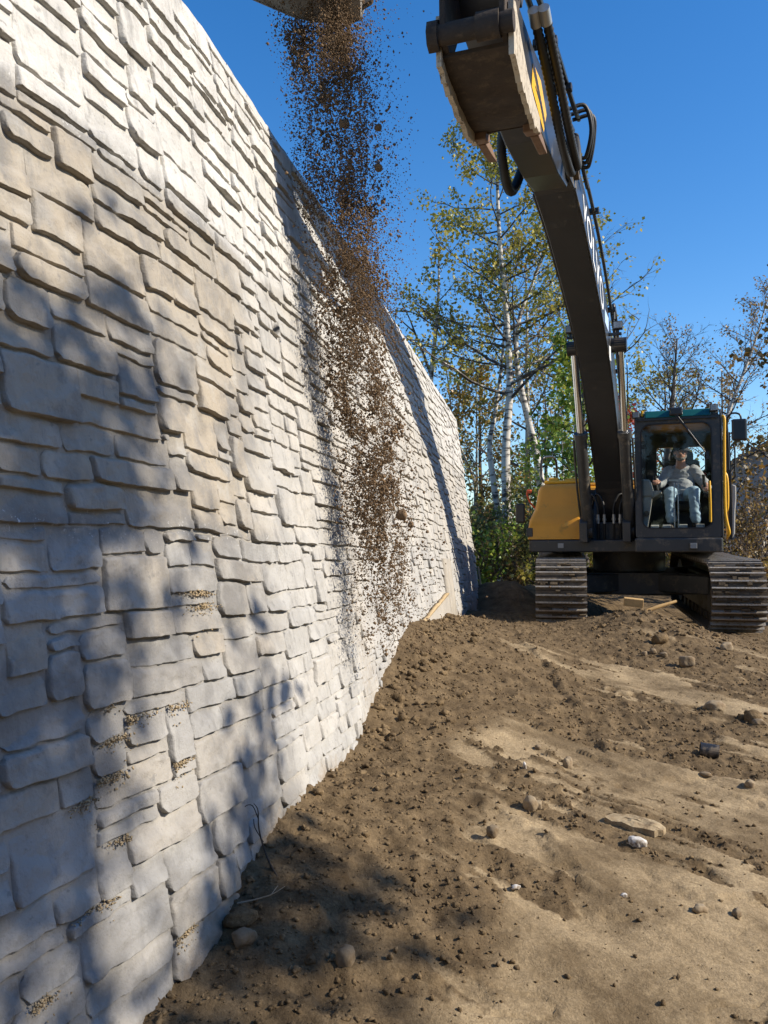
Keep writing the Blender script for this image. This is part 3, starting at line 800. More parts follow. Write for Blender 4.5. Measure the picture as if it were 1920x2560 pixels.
# wooden block and stick lying below the undercarriage
M_BLOCK = mat('sawn_timber', (.52, .33, .13), .75, var=.3, vscale=12)
x, y = 2.66, 9.12
o = MB().box((0, 0, .0), (.20, .10, .085), None, .004).build('timber_block', M_BLOCK); o.location = (x, y, float(ground_h(x, y)) + .07); o.rotation_euler = (.1, .1, -.25)
tag(o, 'sawn yellow timber block lying on the mound under the excavator', 'timber block')
x, y = 2.92, 9.1
o = MB().tube([(-.19, 0, -.05), (0, 0, .02), (.20, .03, .075)], [.02, .022, .016], 6).build('stick', M_BLOCK); o.location = (x, y, float(ground_h(x, y)) + .06)
tag(o, 'short broken branch leaning on the mound beside the timber block', 'stick')

# sandy crumbs on the lower ledges
sp_, ss_ = [], []
r = np.random.default_rng(8)
cand = [i for i in order[:420] if -1.15 < stones[i][1] + stones[i][3] < -.12 and np.interp(stones[i][0], _cs, _cy) < 2.9]
for i in cand[:]:
    if r.random() > .34: continue
    s0, z0, w, h = stones[i]
    c = r.uniform(.15, .85) * w; ln = r.uniform(.015, .11)
    k = int(r.uniform(40, 150) * ln / .06)
    S = s0 + c + r.normal(0, ln * .6, k); S = np.clip(S, s0 + .01, s0 + w - .01)
    S2, Z2 = warp(S, np.full(k, z0 + h - .004))
    sp_.append(wpt(S2, Z2 + r.normal(0, .005, k) - np.where(r.random(k) < .15, r.exponential(.03, k), 0), .014 + np.abs(r.normal(0, .006, k)))); ss_.append(r.uniform(.0012, .0048, k))
M_SAND = mat('dry_sand', (.42, .32, .19), .95, var=.4, vscale=30)
V, F = scatter(np.concatenate(sp_), np.concatenate(ss_), LUMP1, LF1, 9)
tag(link('sand', mesh_np('sand', V, F, True), M_SAND), kind='stuff')
# ------------------------------------------------------------------ the excavator (local frame: faces -Y, origin on the ground under the slew ring)
EXZ = -.90
EX = thing('excavator', 'yellow and dark grey tracked excavator facing the camera with a man in its cab', 'excavator', (3.51, 12.24, EXZ + EYE), R(-20))
M_GREY = mat('dark_grey_paint', (.045, .045, .043), .45, var=.25, vscale=4, dirt=(.16, .13, .09), dirt_amt=.25)
M_BOOM = mat('boom_paint', (.040, .041, .043), .30, var=.15, vscale=3, dirt=(.09, .08, .07), dirt_amt=.06)
M_YEL = mat('yellow_paint', (.74, .335, .025), .38, var=.12, vscale=3, dirt=(.35, .22, .06), dirt_amt=.18)
M_YEL2 = mat('yellow_rail_paint', (.78, .42, .02), .4)
M_BLACK = mat('black_rubber', (.014, .014, .014), .55, var=.3)
M_BLK2 = mat('black_plastic_trim', (.02, .02, .021), .35)
M_STEEL = mat('worn_steel', (.13, .11, .09), .55, .55, var=.35, vscale=10, dirt=(.17, .125, .075), dirt_amt=.5)
M_MUDST = mat('muddy_track_steel', (.36, .33, .29), .5, .3, var=.35, vscale=9, dirt=(.17, .13, .08), dirt_amt=.3, bump=.004, bscale=45)
M_SHOE = mat('mud_filled_shoe', (.13, .10, .07), .9, var=.5, vscale=12, bump=.01, bscale=22)
M_BKT = mat('rusty_bucket_steel', (.042, .028, .018), .85, .0, var=.4, vscale=9, dirt=(.08, .056, .035), dirt_amt=.3, bump=.004, bscale=35)  # darkened for the shaded underside; side plates get a sunlit copy
M_BKTS = mat('sunlit_muddy_bucket_side', (.50, .43, .33), .9, var=.3, vscale=12, dirt=(.10, .07, .045), dirt_amt=.25, bump=.005, bscale=35)  # paler than the shell: sun put into the colour, with dark mud patches
M_TOOTH = mat('rusty_tooth', (.20, .115, .065), .75, var=.4, vscale=16)
M_CHROME = mat('chromed_rod', (.62, .62, .62), .16, 1.0)
M_LAMP = mat('lamp_lens', (.26, .27, .27), .15)
M_WHITE = mat('white_decal', (.80, .80, .78), .5)
M_BLUE = mat('pale_blue_decal', (.42, .55, .78), .5)
M_CONS = mat('grey_cab_plastic', (.30, .30, .27), .55, var=.12)
M_SEAT = mat('seat_cloth', (.018, .018, .02), .9)
M_DOORL = mat('grey_door_lining', (.42, .41, .38), .6, var=.1)
M_MUD = mat('packed_mud', (.10, .072, .042), .95, var=.4, vscale=14, bump=.01, bscale=25)
M_FIT = mat('hydraulic_fitting', (.42, .42, .40), .4, .6)
M_GLASS = glass_mat('cab_glass'); M_VISOR = mat('green_visor_glass', (.012, .085, .078), .15)

# tracks: turned 10.5 degrees from the upper structure
TR = Matrix.Translation((.07, 0, 0)) @ Matrix.Rotation(R(8.5), 4, 'Z') @ Matrix.Rotation(R(2.6), 4, 'X')
shoe = MB()
shoe.box((0, 0, -.012), (.62, .172, .022)).box((0, -.055, .020), (.62, .018, .052)).box((0, .035, .020), (.62, .018, .052))
shoe_me = shoe.mesh('track_shoe'); shoe_me.materials.append(M_SHOE); shoe_me.materials.append(M_MUDST)
for q_ in shoe_me.polygons: q_.material_index = 0 if q_.index < 6 else 1
mudb = MB().box((0, -.010, .004), (.56, .066, .020)); 
TL, TRAD, TH = 3.9, .40, .86
def track(side):
    cx = 1.03 * side
    t = link('track', None, None, EX)
    fr = MB(); 
    fr.prism([(-1.55, .20), (1.55, .20), (1.6, .45), (1.45, .66), (-1.45, .66), (-1.6, .45)], cx - .21, cx + .21, 'x', .02)
    fr.prism([(-1.2, .66), (1.2, .66), (1.1, .74), (-1.1, .74)], cx - .05, cx + .05, 'x')
    fr.tf(TR); frame = fr.build('track_frame', M_GREY, t)
    for yy in (-1.55, 1.55):
        w = MB(); w.cyl((cx - .2, yy, .43), (cx + .2, yy, .43), .33, 28); w.cyl((cx - .25, yy, .43), (cx + .25, yy, .43), .13, 20); w.tf(TR)
        w.build('idler' if yy < 0 else 'sprocket', M_STEEL, t)
    for k in range(7):
        yy = -1.05 + .35 * k
        w = MB().cyl((cx - .2, yy, .13), (cx + .2, yy, .13), .10, 14); w.tf(TR); w.build('roller', M_STEEL, t)
    straight = TL - 2 * TRAD - .02; per = 2 * straight + 2 * math.pi * TRAD
    nsh = int(round(per / .1785)); st = per / nsh
    for k in range(nsh):
        d = k * st; hs = straight / 2
        if d < straight: p = (hs - d, TH - .02 * math.sin(math.pi * d / straight), 0)
        elif d < straight + math.pi * TRAD:
            a = (d - straight) / TRAD; p = (-hs - TRAD * math.sin(a), TH - TRAD + TRAD * math.cos(a), a)
        elif d < 2 * straight + math.pi * TRAD: p = (-hs + (d - straight - math.pi * TRAD), TH - 2 * TRAD, math.pi)
        else:
            a = (d - 2 * straight - math.pi * TRAD) / TRAD; p = (hs + TRAD * math.sin(a), TH - TRAD - TRAD * math.cos(a), math.pi + a)
        o = link('track_shoe', shoe_me, None, t)
        o.matrix_local = TR @ Matrix.Translation((cx, p[0], p[1])) @ Matrix.Rotation(p[2], 4, 'X')
    return t
track(-1); track(1)
rp = random.Random(4)
mud = MB()
for side in (-1, 1):
    for k in range(46):
        a = rp.uniform(.15, 2.2); x = 1.03 * side + rp.uniform(-.27, .27)
        yv = -1.55 - (TRAD + .014) * math.sin(a); zv = TH - TRAD + (TRAD + .014) * math.cos(a)
        mud.box((x, yv, zv), (rp.uniform(.04, .13), rp.uniform(.02, .04), rp.uniform(.015, .04)), Matrix.Rotation(a + rp.uniform(-.2, .2), 3, 'X'))
mud.tf(TR); tag(mud.build('caked_mud', M_MUD, EX), kind='stuff')
# undercarriage
u = MB()
u.box((0, 0, .52), (1.2, 1.2, .30), None, .03)
for sx in (-1, 1):
    for sy in (-1, 1):
        u.prism([(sx * .35, sy * .25), (sx * .9, sy * .75), (sx * .9, sy * 1.12), (sx * .2, sy * .6)] if sx * sy > 0 else [(sx * .2, sy * .6), (sx * .9, sy * 1.12), (sx * .9, sy * .75), (sx * .35, sy * .25)], .42, .66, 'z', .015)
u.box((0, -.62, .53), (1.5, .05, .28)); u.tf(TR); u.build('undercarriage', M_GREY, EX)
MB().cyl((0, 0, .66), (0, 0, .93), .50, 40).build('slew_ring', M_GREY, EX)
# upper frame
d = MB()
d.box((0, .2, 1.005), (2.36, 2.9, .16), None, .015)
d.box((-.90, -1.13, 1.008), (.62, .16, .165), None, .02)
d.box((.703, -1.43, 1.01), (1.03, .30, .18), None, .02)
d.build('upper_frame', M_GREY, EX)
def lampbox(c, s, parent, name='work_light', rz=0., brk=True):
    l = MB(); l.box((0, 0, 0), (s, s * .7, s * .9), None, s * .08)
    if brk: l.box((0, .01, -s * .62), (s * .25, s * .25, s * .4))
    o = l.build(name, M_BLK2, parent); o.location = c; o.rotation_euler = (0, 0, rz)
    MB().box((0, -s * .355, 0), (s * .8, .012, s * .68), None, .004).build('lens', M_LAMP, o)
    return o
lampbox((-.78, -1.215, 1.01), .095, EX, 'work_light', 0, False)
lampbox((.88, -1.585, 1.00), .095, EX, 'work_light', 0, False)
# side hood (image left): swells out at its foot
def loft(secs, mb, closed=True):
    n = len(secs[0]); vs = [p for s_ in secs for p in s_]; fs = []
    for i in range(len(secs) - 1):
        for k in range(n):
            k2 = (k + 1) % n
            if not closed and k2 == 0: continue
            fs.append((i * n + k, i * n + k2, (i + 1) * n + k2, (i + 1) * n + k))
    mb.add(vs, fs, True); mb.add(secs[0], [tuple(range(n))[::-1]]); mb.add(secs[-1], [tuple(range(n))]); return mb
def rrect(x0, x1, y0, y1, z, r, n=5):
    out = []
    for cx, cy, a0 in ((x1 - r, y0 + r, -90), (x1 - r, y1 - r, 0), (x0 + r, y1 - r, 90), (x0 + r, y0 + r, 180)):
        for k in range(n + 1):
            a = R(a0 + 90 * k / n); out.append((cx + r * math.cos(a), cy + r * math.sin(a), z))
    return out
h = MB()
loft([rrect(-1.22, -.50, -1.24, -.2, 1.095, .03), rrect(-1.22, -.50, -1.24, -.2, 1.24, .05), rrect(-1.21, -.50, -1.235, -.2, 1.33, .06), rrect(-1.185, -.5, -1.19, -.2, 1.42, .07),
      rrect(-1.155, -.5, -1.12, -.2, 1.50, .08), rrect(-1.14, -.5, -1.08, -.2, 1.60, .08), rrect(-1.125, -.5, -1.05, -.2, 1.76, .09), rrect(-1.10, -.5, -1.02, -.2, 1.82, .09), rrect(-1.05, -.52, -.96, -.2, 1.855, .08)], h)
hood = h.build('side_hood', M_YEL, EX)
MB().box((-1.195, -1.225, 1.19), (.085, .05, .12), None, .01).build('hood_catch', M_GREY, hood)
e = MB(); e.box((0, .96, 1.50), (2.34, 1.5, .82), None, .08); e.box((-.25, .75, 1.93), (1.2, .9, .07), None, .03); e.build('engine_hood', M_YEL, EX)
w = MB(); w.prism([(1.55, 1.0), (2.15, 1.05), (2.25, 1.3), (2.2, 1.8), (1.9, 1.95), (1.55, 1.95)], -1.2, 1.2, 'x', .06); w.build('counterweight', M_GREY, EX)
c = MB(); c.box((-.80, -.75, 1.885), (.50, .34, .05), None, .02); c.box((-.93, -.80, 1.925), (.14, .1, .06), None, .015); c.box((-.66, -.70, 1.925), (.26, .07, .045), None, .012); c.build('hood_step', M_YEL2, EX)
MB().tube(spline([(-.98, -.88, 1.88), (-1.06, -.86, 1.90), (-1.10, -.82, 1.99), (-1.10, -.80, 2.18), (-1.06, -.72, 2.26), (-.98, -.3, 2.26), (-.98, -.2, 1.9)], 6), .017, 8).build('handrail', M_BLK2, EX)
# mirror on the hood side, hung on an orange bracket
mo = MB().box((-1.36, -1.02, 1.46), (.13, .05, .27), None, .035).build('mirror', M_BLK2, EX)
M_ORG = mat('orange_red_plastic', (.65, .10, .03), .5)
MB().tube(spline([(-1.15, -.9, 1.5), (-1.24, -.96, 1.62), (-1.27, -1.0, 1.74), (-1.22, -1.0, 1.77)], 5), .014, 6).box((-1.24, -1.0, 1.76), (.07, .05, .05), None, .015).build('bracket', M_ORG, mo)
# swing bay between hood and cab
bay = MB(); bay.box((-.17, -.55, 1.2), (.62, .9, .25), None, .02)
for sx in (-.36, 0.0): bay.prism([(-1.05, 1.08), (-.55, 1.08), (-.45, 1.75), (-.75, 1.8), (-1.0, 1.35)], sx - .02, sx + .02, 'x')
for sx in (-.455, .085): bay.prism([(-1.5, 1.05), (-1.1, 1.05), (-1.05, 1.35), (-1.35, 1.42), (-1.52, 1.3)], sx - .05, sx + .05, 'x', .01)
bay.box((-.18, -.12, 1.45), (.66, .06, .75)); bay.build('boom_mount', M_GREY, EX)
hp = MB()
for k, (x, s_) in enumerate(((-.30, -1), (-.22, -1), (-.10, 1), (-.02, 1))):
    hp.tube(spline([(x, -1.12, 1.1), (x, -1.16, 1.35), (x + .0, -1.17, 1.50), (x + s_ * .05, -1.15, 1.66), (x + s_ * .12, -1.1, 1.68), (x + s_ * .17, -1.05, 1.55)], 5), .016, 8)
hp.build('hydraulic_hoses', M_BLACK, EX)
for x in (-.30, -.22, -.10, -.02):
    MB().cyl((x, -1.165, 1.30), (x, -1.168, 1.42), .020, 10).cyl((x, -1.168, 1.34), (x, -1.168, 1.37), .028, 6).build('hose_coupling', M_FIT, EX)

# ---- boom
BX, BW = -.15, .165
und = [(-.62, 1.22), (-.95, 1.45), (-1.235, 1.85), (-2.08, 2.567), (-2.865, 3.075), (-3.91, 3.465), (-5.05, 3.76), (-5.75, 3.87)]
top = [(-.55, 1.50), (-.75, 1.85), (-1.35, 2.62), (-2.2, 3.32), (-2.95, 3.68), (-3.9, 3.98), (-5.0, 4.16), (-5.85, 4.14)]
def sp2(p, n=6): return [(q.y, q.z) for q in spline([(0, a, b) for a, b in p], n)]
U2, T2 = sp2(und), sp2(top)
bo = MB(); bo.prism(U2 + [(-5.95, 3.95), (-5.98, 4.08)] + T2[::-1], BX - BW, BX + BW, 'x', .012)
boom = bo.build('boom', M_BOOM, EX)
wl = MB()
for sx in (-1, 1):
    x0 = BX + sx * (BW + .006)
    wl.prism([(a, b + .0) for a, b in U2[6:]] + [(a, b + .022) for a, b in U2[6:]][::-1], x0 - .006, x0 + .006, 'x')
wl.build('weld_flange', M_GREY, boom)
def bpt(f, v):
    """a point on the boom side: f = 0 tip .. 1 foot, v = 0 underside .. 1 top"""
    n = len(U2) - 1; t = (1 - f) * n; i = min(int(t), n - 1); k = t - i
    a = (U2[i][0] * (1 - k) + U2[i + 1][0] * k, U2[i][1] * (1 - k) + U2[i + 1][1] * k)
    b = (T2[i][0] * (1 - k) + T2[i + 1][0] * k, T2[i][1] * (1 - k) + T2[i + 1][1] * k)
    return a[0] * (1 - v) + b[0] * v, a[1] * (1 - v) + b[1] * v
fc = bpy.data.curves.new('lettering', 'FONT'); fc.body = 'VOLVO'; fc.extrude = .002; fc.space_character = 1.08
fo = bpy.data.objects.new('lettering', fc); COL.objects.link(fo)
bpy.context.view_layer.update()
fme = bpy.data.meshes.new_from_object(fo.evaluated_get(bpy.context.evaluated_depsgraph_get()))
bpy.data.objects.remove(fo)
co = np.array([v.co[:] for v in fme.vertices]); wd, hg = co[:, 0].max(), co[:, 1].max()
F0, F1 = .115, .345
for v in fme.vertices:
    a, b = bpt(F0 + (F1 - F0) * v.co.x / wd, .22 + .52 * v.co.y / hg)
    v.co = (BX + BW + .004 + v.co.z, a, b)
fme.name = 'lettering'; link('lettering', fme, M_WHITE, boom)
def decal(f0, f1, v0, v1, name, m, n=6, skew=0.):
    vs = []; fs = []
    for i in range(n + 1):
        f = f0 + (f1 - f0) * i / n
        for v in (v0 + skew * i / n, v1 - skew * (n - i) / n):
            a, b = bpt(f, v); vs += [(BX + BW + .003, a, b)]
        if i: fs.append((2 * i - 2, 2 * i - 1, 2 * i + 1, 2 * i))
    return MB().add(vs, fs).build(name, m, boom)
decal(.37, .44, .30, .86, 'dealer_decal', M_BLUE, skew=.3)
decal(.44, .485, .12, .62, 'dealer_decal', M_WHITE, skew=.25)
# pipes on the right flank and top
for x, dz in ((BX + BW + .03, .03), (BX + BW - .03, .07)):
    p = [(x, *bpt(f, 1.0)) for f in np.linspace(.86, .04, 14)]
    p = [(a, b, c_ + dz) for a, b, c_ in p]
    MB().tube(spline(p, 3), .017, 8).build('hydraulic_pipe', M_GREY, boom)
p = [(BX + BW + .05, *bpt(f, v)) for f, v in ((.46, .95), (.47, 1.25), (.52, 1.28), (.60, 1.2), (.70, 1.1), (.78, 1.02), (.84, .95))]
MB().tube(spline(p, 5), .02, 8).build('hydraulic_pipe', M_GREY, boom)
for f in (.2, .45, .62): 
    a, b = bpt(f, 1.02); MB().box((BX + BW, a, b + .03), (.16, .06, .05), None, .008).build('pipe_clamp', M_BLK2, boom)
# boom lights on brackets
for sx in (-1, 1):
    a, b = bpt(.445, .62)
    l = lampbox((BX + sx * (BW + .10), a, b + .08), .105, boom)
    MB().box((BX + sx * (BW + .06) - l.location.x, .0, -.095), (.16, .05, .025)).build('bracket', M_BLK2, l)
pin = MB(); pin.cyl((BX - .34, -2.55, 3.33), (BX + .34, -2.55, 3.33), .085, 20); pin.build('boom_pin', M_BLK2, boom)
MB().cyl((BX - .30, -.72, 1.42), (BX + .30, -.72, 1.42), .09, 20).build('foot_pin', M_STEEL, boom)
# boom cylinders
for sx in (-1, 1):
    x = BX + sx * .262; A = Vector((x, -1.33, 1.20)); B = Vector((x, -2.55, 3.33)); D = (B - A)
    cy = MB().cyl(A, A + D * .55, .072, 18).cyl(A + D * .53, A + D * .56, .085, 18).cyl(A + D * .0 + Vector((-.06, 0, 0)), A + Vector((.06, 0, 0)), .09, 16)
    cyl = cy.build('boom_cylinder', M_GREY, EX)
    MB().cyl(A + D * .56, B - D * .03, .042, 18).build('rod', M_CHROME, cyl)
    MB().cyl(B - Vector((.055, 0, 0)), B + Vector((.055, 0, 0)), .085, 18).build('rod_eye', M_STEEL, cyl)
    MB().tube(spline([A + Vector((sx * .085, -.02, .15)), A + D * .25 + Vector((sx * .095, -.02, 0)), A + D * .52 + Vector((sx * .09, -.02, 0))], 4), .014, 7).build('cylinder_pipe', M_GREY, cyl)
# ---- stick
SXW = .135
st_prof = [(-5.95, 3.82), (-6.4, 3.74), (-7.06, 3.69), (-7.8, 3.74), (-8.28, 3.82), (-8.38, 3.95), (-8.28, 4.06), (-7.5, 4.10), (-6.6, 4.22), (-5.9, 4.36), (-5.45, 4.52), (-5.33, 4.44), (-5.6, 4.15), (-5.75, 3.98)]
stk = MB().prism(st_prof, BX - SXW, BX + SXW, 'x', .012).build('stick', M_BOOM, EX)
for sx in (-1, 1):
    MB().prism([(-6.05, 3.86), (-5.6, 3.9), (-5.5, 4.08), (-5.72, 4.22), (-6.0, 4.2), (-6.15, 4.0)], BX + sx * .155 - .012, BX + sx * .155 + .012, 'x').build('pivot_cheek', M_GREY, stk)
MB().cyl((BX - .21, -5.78, 4.02), (BX + .21, -5.78, 4.02), .075, 20).build('pivot_pin', M_STEEL, stk)
MB().add([(BX + SXW + .003, a, b) for a, b in ((-7.55, 3.80), (-7.10, 3.72), (-6.98, 3.90), (-7.2, 4.02), (-7.5, 3.98))], [(0, 1, 2, 3, 4)]).build('warning_decal', M_YEL2, stk)
MB().add([(BX + SXW + .0045, a, b) for a, b in ((-7.42, 3.86), (-7.16, 3.83), (-7.16, 3.845), (-7.42, 3.875))], [(0, 1, 2, 3)]).build('decal_line', M_BLK2, stk)
# stick cylinder on the boom, bucket cylinder on the stick
A = Vector((BX, -3.0, 3.95)); B = Vector((BX, -5.42, 4.46)); D = B - A
cyl = MB().cyl(A, A + D * .62, .075, 18).build('stick_cylinder', M_GREY, EX); MB().cyl(A + D * .62, B, .042, 16).build('rod', M_CHROME, cyl)
A = Vector((BX, -6.05, 4.44)); B = Vector((BX, -8.02, 4.2)); D = B - A
cyl = MB().cyl(A, A + D * .62, .062, 18).build('bucket_cylinder', M_GREY, EX); MB().cyl(A + D * .62, B, .036, 16).build('rod', M_CHROME, cyl)
lk = MB()
for sx in (-1, 1):
    lk.prism([(-7.95, 4.24), (-8.07, 4.18), (-8.22, 4.0), (-8.14, 3.92)], BX + sx * .175 - .018, BX + sx * .175 + .018, 'x', .005)
    lk.prism([(-7.96, 4.18), (-8.07, 4.24), (-8.62, 3.92), (-8.56, 3.82)], BX + sx * .10 - .018, BX + sx * .10 + .018, 'x', .005)
lk.cyl((BX - .21, -8.02, 4.2), (BX + .21, -8.02, 4.2), .045, 16); lk.build('bucket_link', M_GREY, EX)
# hoses on the stick
def corr(path, r, name, parent, m=M_BLACK, per=1):
    P = spline(path, 22); rr = [r * (1 + (.16 if (i // per) % 2 else -.06)) for i in range(len(P))]
    return MB().tube(P, rr, 9).build(name, m, parent)
hx = BX + SXW
corr([(hx + .06, -7.75, 4.10), (hx + .07, -7.35, 3.97), (hx + .08, -6.95, 3.80), (hx + .09, -6.62, 3.71), (hx + .09, -6.38, 3.74), (hx + .08, -6.22, 3.93), (hx + .05, -6.05, 4.16)], .028, 'corrugated_hose', stk)
corr([(hx + .12, -7.72, 4.12), (hx + .13, -7.3, 3.98), (hx + .14, -6.9, 3.82), (hx + .14, -6.55, 3.76), (hx + .13, -6.34, 3.80), (hx + .11, -6.2, 3.98), (hx + .07, -6.0, 4.2)], .028, 'corrugated_hose', stk)
corr([(BX - .2, -6.75, 4.05), (BX - .235, -6.7, 3.86), (BX - .24, -6.55, 3.70), (BX - .24, -6.35, 3.68), (BX - .23, -6.18, 3.80), (BX - .2, -6.05, 4.0)], .034, 'corrugated_hose', stk)
for k, (x, z0, z1, a, b) in enumerate(((hx + .03, 4.17, 4.30, -8.2, -6.1), (hx + .09, 4.20, 4.33, -8.0, -6.2))):
    MB().tube(spline([(x, a, z0 - .06), (x, a + .25, z0), (x, (a + b) / 2, (z0 + z1) / 2 + .01), (x, b, z1), (x, b + .3, z1 + .05)], 5), .019, 8).build('hydraulic_pipe', M_BLK2, stk)
for a, z in ((-7.95, 4.17), (-7.3, 4.21), (-6.6, 4.27)):
    MB().box((hx + .05, a, z), (.16, .06, .055), None, .01).build('pipe_clamp', M_BLK2, stk)
for x in (hx + .06, hx + .12):
    MB().cyl((x, -7.80, 4.12), (x, -7.70, 4.085), .036, 12).build('hose_coupling', M_FIT, stk)
# loose loops by the boom end
for k in range(3):
    y0 = -6.15 + .09 * k
    MB().tube(spline([(hx + .05, y0, 4.35), (hx + .16 + .02 * k, y0 + .05, 4.38), (hx + .20, y0 + .12, 4.22), (hx + .15, y0 + .2, 4.05), (hx + .09, y0 + .35, 4.1), (hx + .08, y0 + .7, 4.12 - .02 * k)], 6), .016, 7).build('hose_loop', M_BLACK, stk)
# ---- bucket, curled under the stick: its back faces the camera
BB = -.125; HWB = .19
bk = link('bucket', None, None, EX)
bk.location = (0, -7.6 + 7.64 * .70, .11); bk.scale = (1, .70, 1)
shell = sp2([(-8.98, 3.37), (-8.80, 3.325), (-8.62, 3.312), (-8.52, 3.288), (-8.36, 3.290), (-8.24, 3.276), (-8.05, 3.290), (-7.93, 3.31)], 3)
inner = [(a + .0, b + .022) for a, b in shell]
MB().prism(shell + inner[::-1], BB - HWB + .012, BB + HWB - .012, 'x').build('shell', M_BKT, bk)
jag = random.Random(9)
for sx in (-1, 1):
    lo = [(-9.03, 3.50)] + [(-9.02 + 1.10 * i / 26, float(np.interp(-9.02 + 1.10 * i / 26, [q[0] for q in shell], [q[1] for q in shell])) - .050 - .034 * jag.random() ** 2) for i in range(27)]
    hi = [(-7.93, 3.345), (-8.2, 3.36), (-8.5, 3.41), (-8.75, 3.50), (-8.95, 3.60), (-9.03, 3.58)]
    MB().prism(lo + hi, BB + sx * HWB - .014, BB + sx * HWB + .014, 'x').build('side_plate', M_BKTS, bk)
    b = MB()
    b.prism([(-8.0, 3.25), (-7.86, 3.27), (-7.80, 3.30), (-7.86, 3.335), (-8.0, 3.33)], BB + sx * (HWB - .035) - .045, BB + sx * (HWB - .035) + .045, 'x', .01)
    b.prism([(-7.84, 3.27), (-7.56, 3.285), (-7.40, 3.30), (-7.40, 3.312), (-7.60, 3.335), (-7.84, 3.338)], BB + sx * (HWB - .03) - .026, BB + sx * (HWB - .03) + .026, 'x', .006)
    b.build('tooth', M_TOOTH, bk)
lip = MB(); n = 12; vs = []
for i in range(n + 1):
    x = BB - HWB + .02 + (2 * HWB - .04) * i / n; bow = .075 * (1 - (2 * i / n - 1) ** 2)
    for dz in (0, .025): vs += [(x, -7.95, 3.30 + dz), (x, -7.83 - bow, 3.318 + dz)]
fs = []
for i in range(n):
    a, b = 4 * i, 4 * i + 4
    fs += [(a, b, b + 1, a + 1), (a + 2, a + 3, b + 3, b + 2), (a + 1, b + 1, b + 3, a + 3), (a, a + 2, b + 2, b)]
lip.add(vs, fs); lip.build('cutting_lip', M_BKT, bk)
tube = MB().cyl((BB - .225, -9.06, 3.46), (BB + .21, -9.06, 3.46), .058, 20).cyl((BB - .235, -9.06, 3.46), (BB - .18, -9.06, 3.46), .085, 8).cyl((BB + .02, -9.06, 3.46), (BB + .14, -9.06, 3.46), .075, 20)
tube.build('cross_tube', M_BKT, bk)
ear = MB()
for sx in (-1, 1): ear.prism([(-9.1, 3.42), (-8.9, 3.37), (-8.5, 3.8), (-8.56, 3.98), (-9.12, 3.86)], BB + sx * .155 - .016, BB + sx * .155 + .016, 'x', .006)
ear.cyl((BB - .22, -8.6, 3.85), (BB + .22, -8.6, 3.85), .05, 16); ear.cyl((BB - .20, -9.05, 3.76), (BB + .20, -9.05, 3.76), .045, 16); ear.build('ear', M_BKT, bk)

# ---- cab
cab = link('cab', None, None, EX)
X0, X1, YF, YB, ZB, ZT = .20, 1.206, -1.55, .16, 1.105, 2.72
def ring_plate(outer, inner, y0, y1, name, m, parent):
    """a plate with an opening: both loops have the same number of (x, z) points"""
    n = len(outer); vs = [(x, y, z) for y in (y0, y1) for L_ in (outer, inner) for x, z in L_]
    fs = []
    for k in range(n):
        j = (k + 1) % n
        fs += [(k, j, n + j, n + k), (2 * n + k, 3 * n + k, 3 * n + j, 2 * n + j), (n + k, n + j, 3 * n + j, 3 * n + k), (k, 2 * n + k, 2 * n + j, j)]
    return MB().add(vs, fs).build(name, m, parent)
def rr2(x0, x1, z0, z1, r, n=6):
    out = []
    for cx, cz, a0 in ((x1 - r, z0 + r, -90), (x1 - r, z1 - r, 0), (x0 + r, z1 - r, 90), (x0 + r, z0 + r, 180)):
        for k in range(n + 1):
            a = R(a0 + 90 * k / n); out.append((cx + r * math.cos(a), cz + r * math.sin(a)))
    return out
ring_plate(rr2(X0, X1, ZB, ZT - .10, .03), rr2(X0 + .075, X1 - .095, 1.215, 2.53, .115), YF, YF + .07, 'front_frame', M_GREY, cab)
ring_plate(rr2(X0 + .07, X1 - .09, 1.21, 2.535, .12), rr2(X0 + .085, X1 - .105, 1.227, 2.518, .105), YF - .006, YF - .001, 'window_seal', M_BLACK, cab)
g = MB(); pts = rr2(X0 + .08, X1 - .10, 1.22, 2.525, .11); g.add([(x, YF + .03, z) for x, z in pts], [tuple(range(len(pts)))]); g.build('windscreen', M_GLASS, cab)
ring_plate(rr2(X0, X1, ZB, ZT - .10, .03), rr2(X0 + .20, X1 - .16, 2.02, 2.42, .03), YB - .06, YB, 'rear_frame', M_GREY, cab)
def side(x0, x1, name, m, open_):
    """side wall in the y-z plane with its window opening"""
    o = rr2(YF + .07, YB - .06, ZB, ZT - .10, .02); i = rr2(*open_, .05)
    n = len(o); vs = [(x, y, z) for x in (x0, x1) for L_ in (o, i) for y, z in L_]; fs = []
    for k in range(n):
        j = (k + 1) % n
        fs += [(k, j, n + j, n + k), (2 * n + k, 3 * n + k, 3 * n + j, 2 * n + j), (n + k, n + j, 3 * n + j, 3 * n + k), (k, 2 * n + k, 2 * n + j, j)]
    return MB().add(vs, fs).build(name, m, cab)
side(X0, X0 + .05, 'side_frame', M_GREY, (YF + .22, YB - .2, 1.75, 2.5))
side(X1 - .05, X1, 'side_frame', M_GREY, (YF + .13, YB - .75, 1.2, 2.56)); 
MB().box((X1 - .026, YB - .40, 2.2), (.04, .40, .6)).build("side_glass_bar", M_GREY, cab)
fl = MB(); fl.box(((X0 + X1) / 2, (YF + YB) / 2, 1.14), (X1 - X0 - .1, YB - YF - .15, .05)); fl.build('cab_floor', M_BLACK, cab)
rf = MB(); rf.box(((X0 + X1) / 2, -.62, ZT - .06), (X1 - X0 - .02, 1.52, .09), None, .03); rf.box((.75, -1.36, ZT - .075), (.10, .26, .11), None, .02)
rf.build('roof', M_GREY, cab)
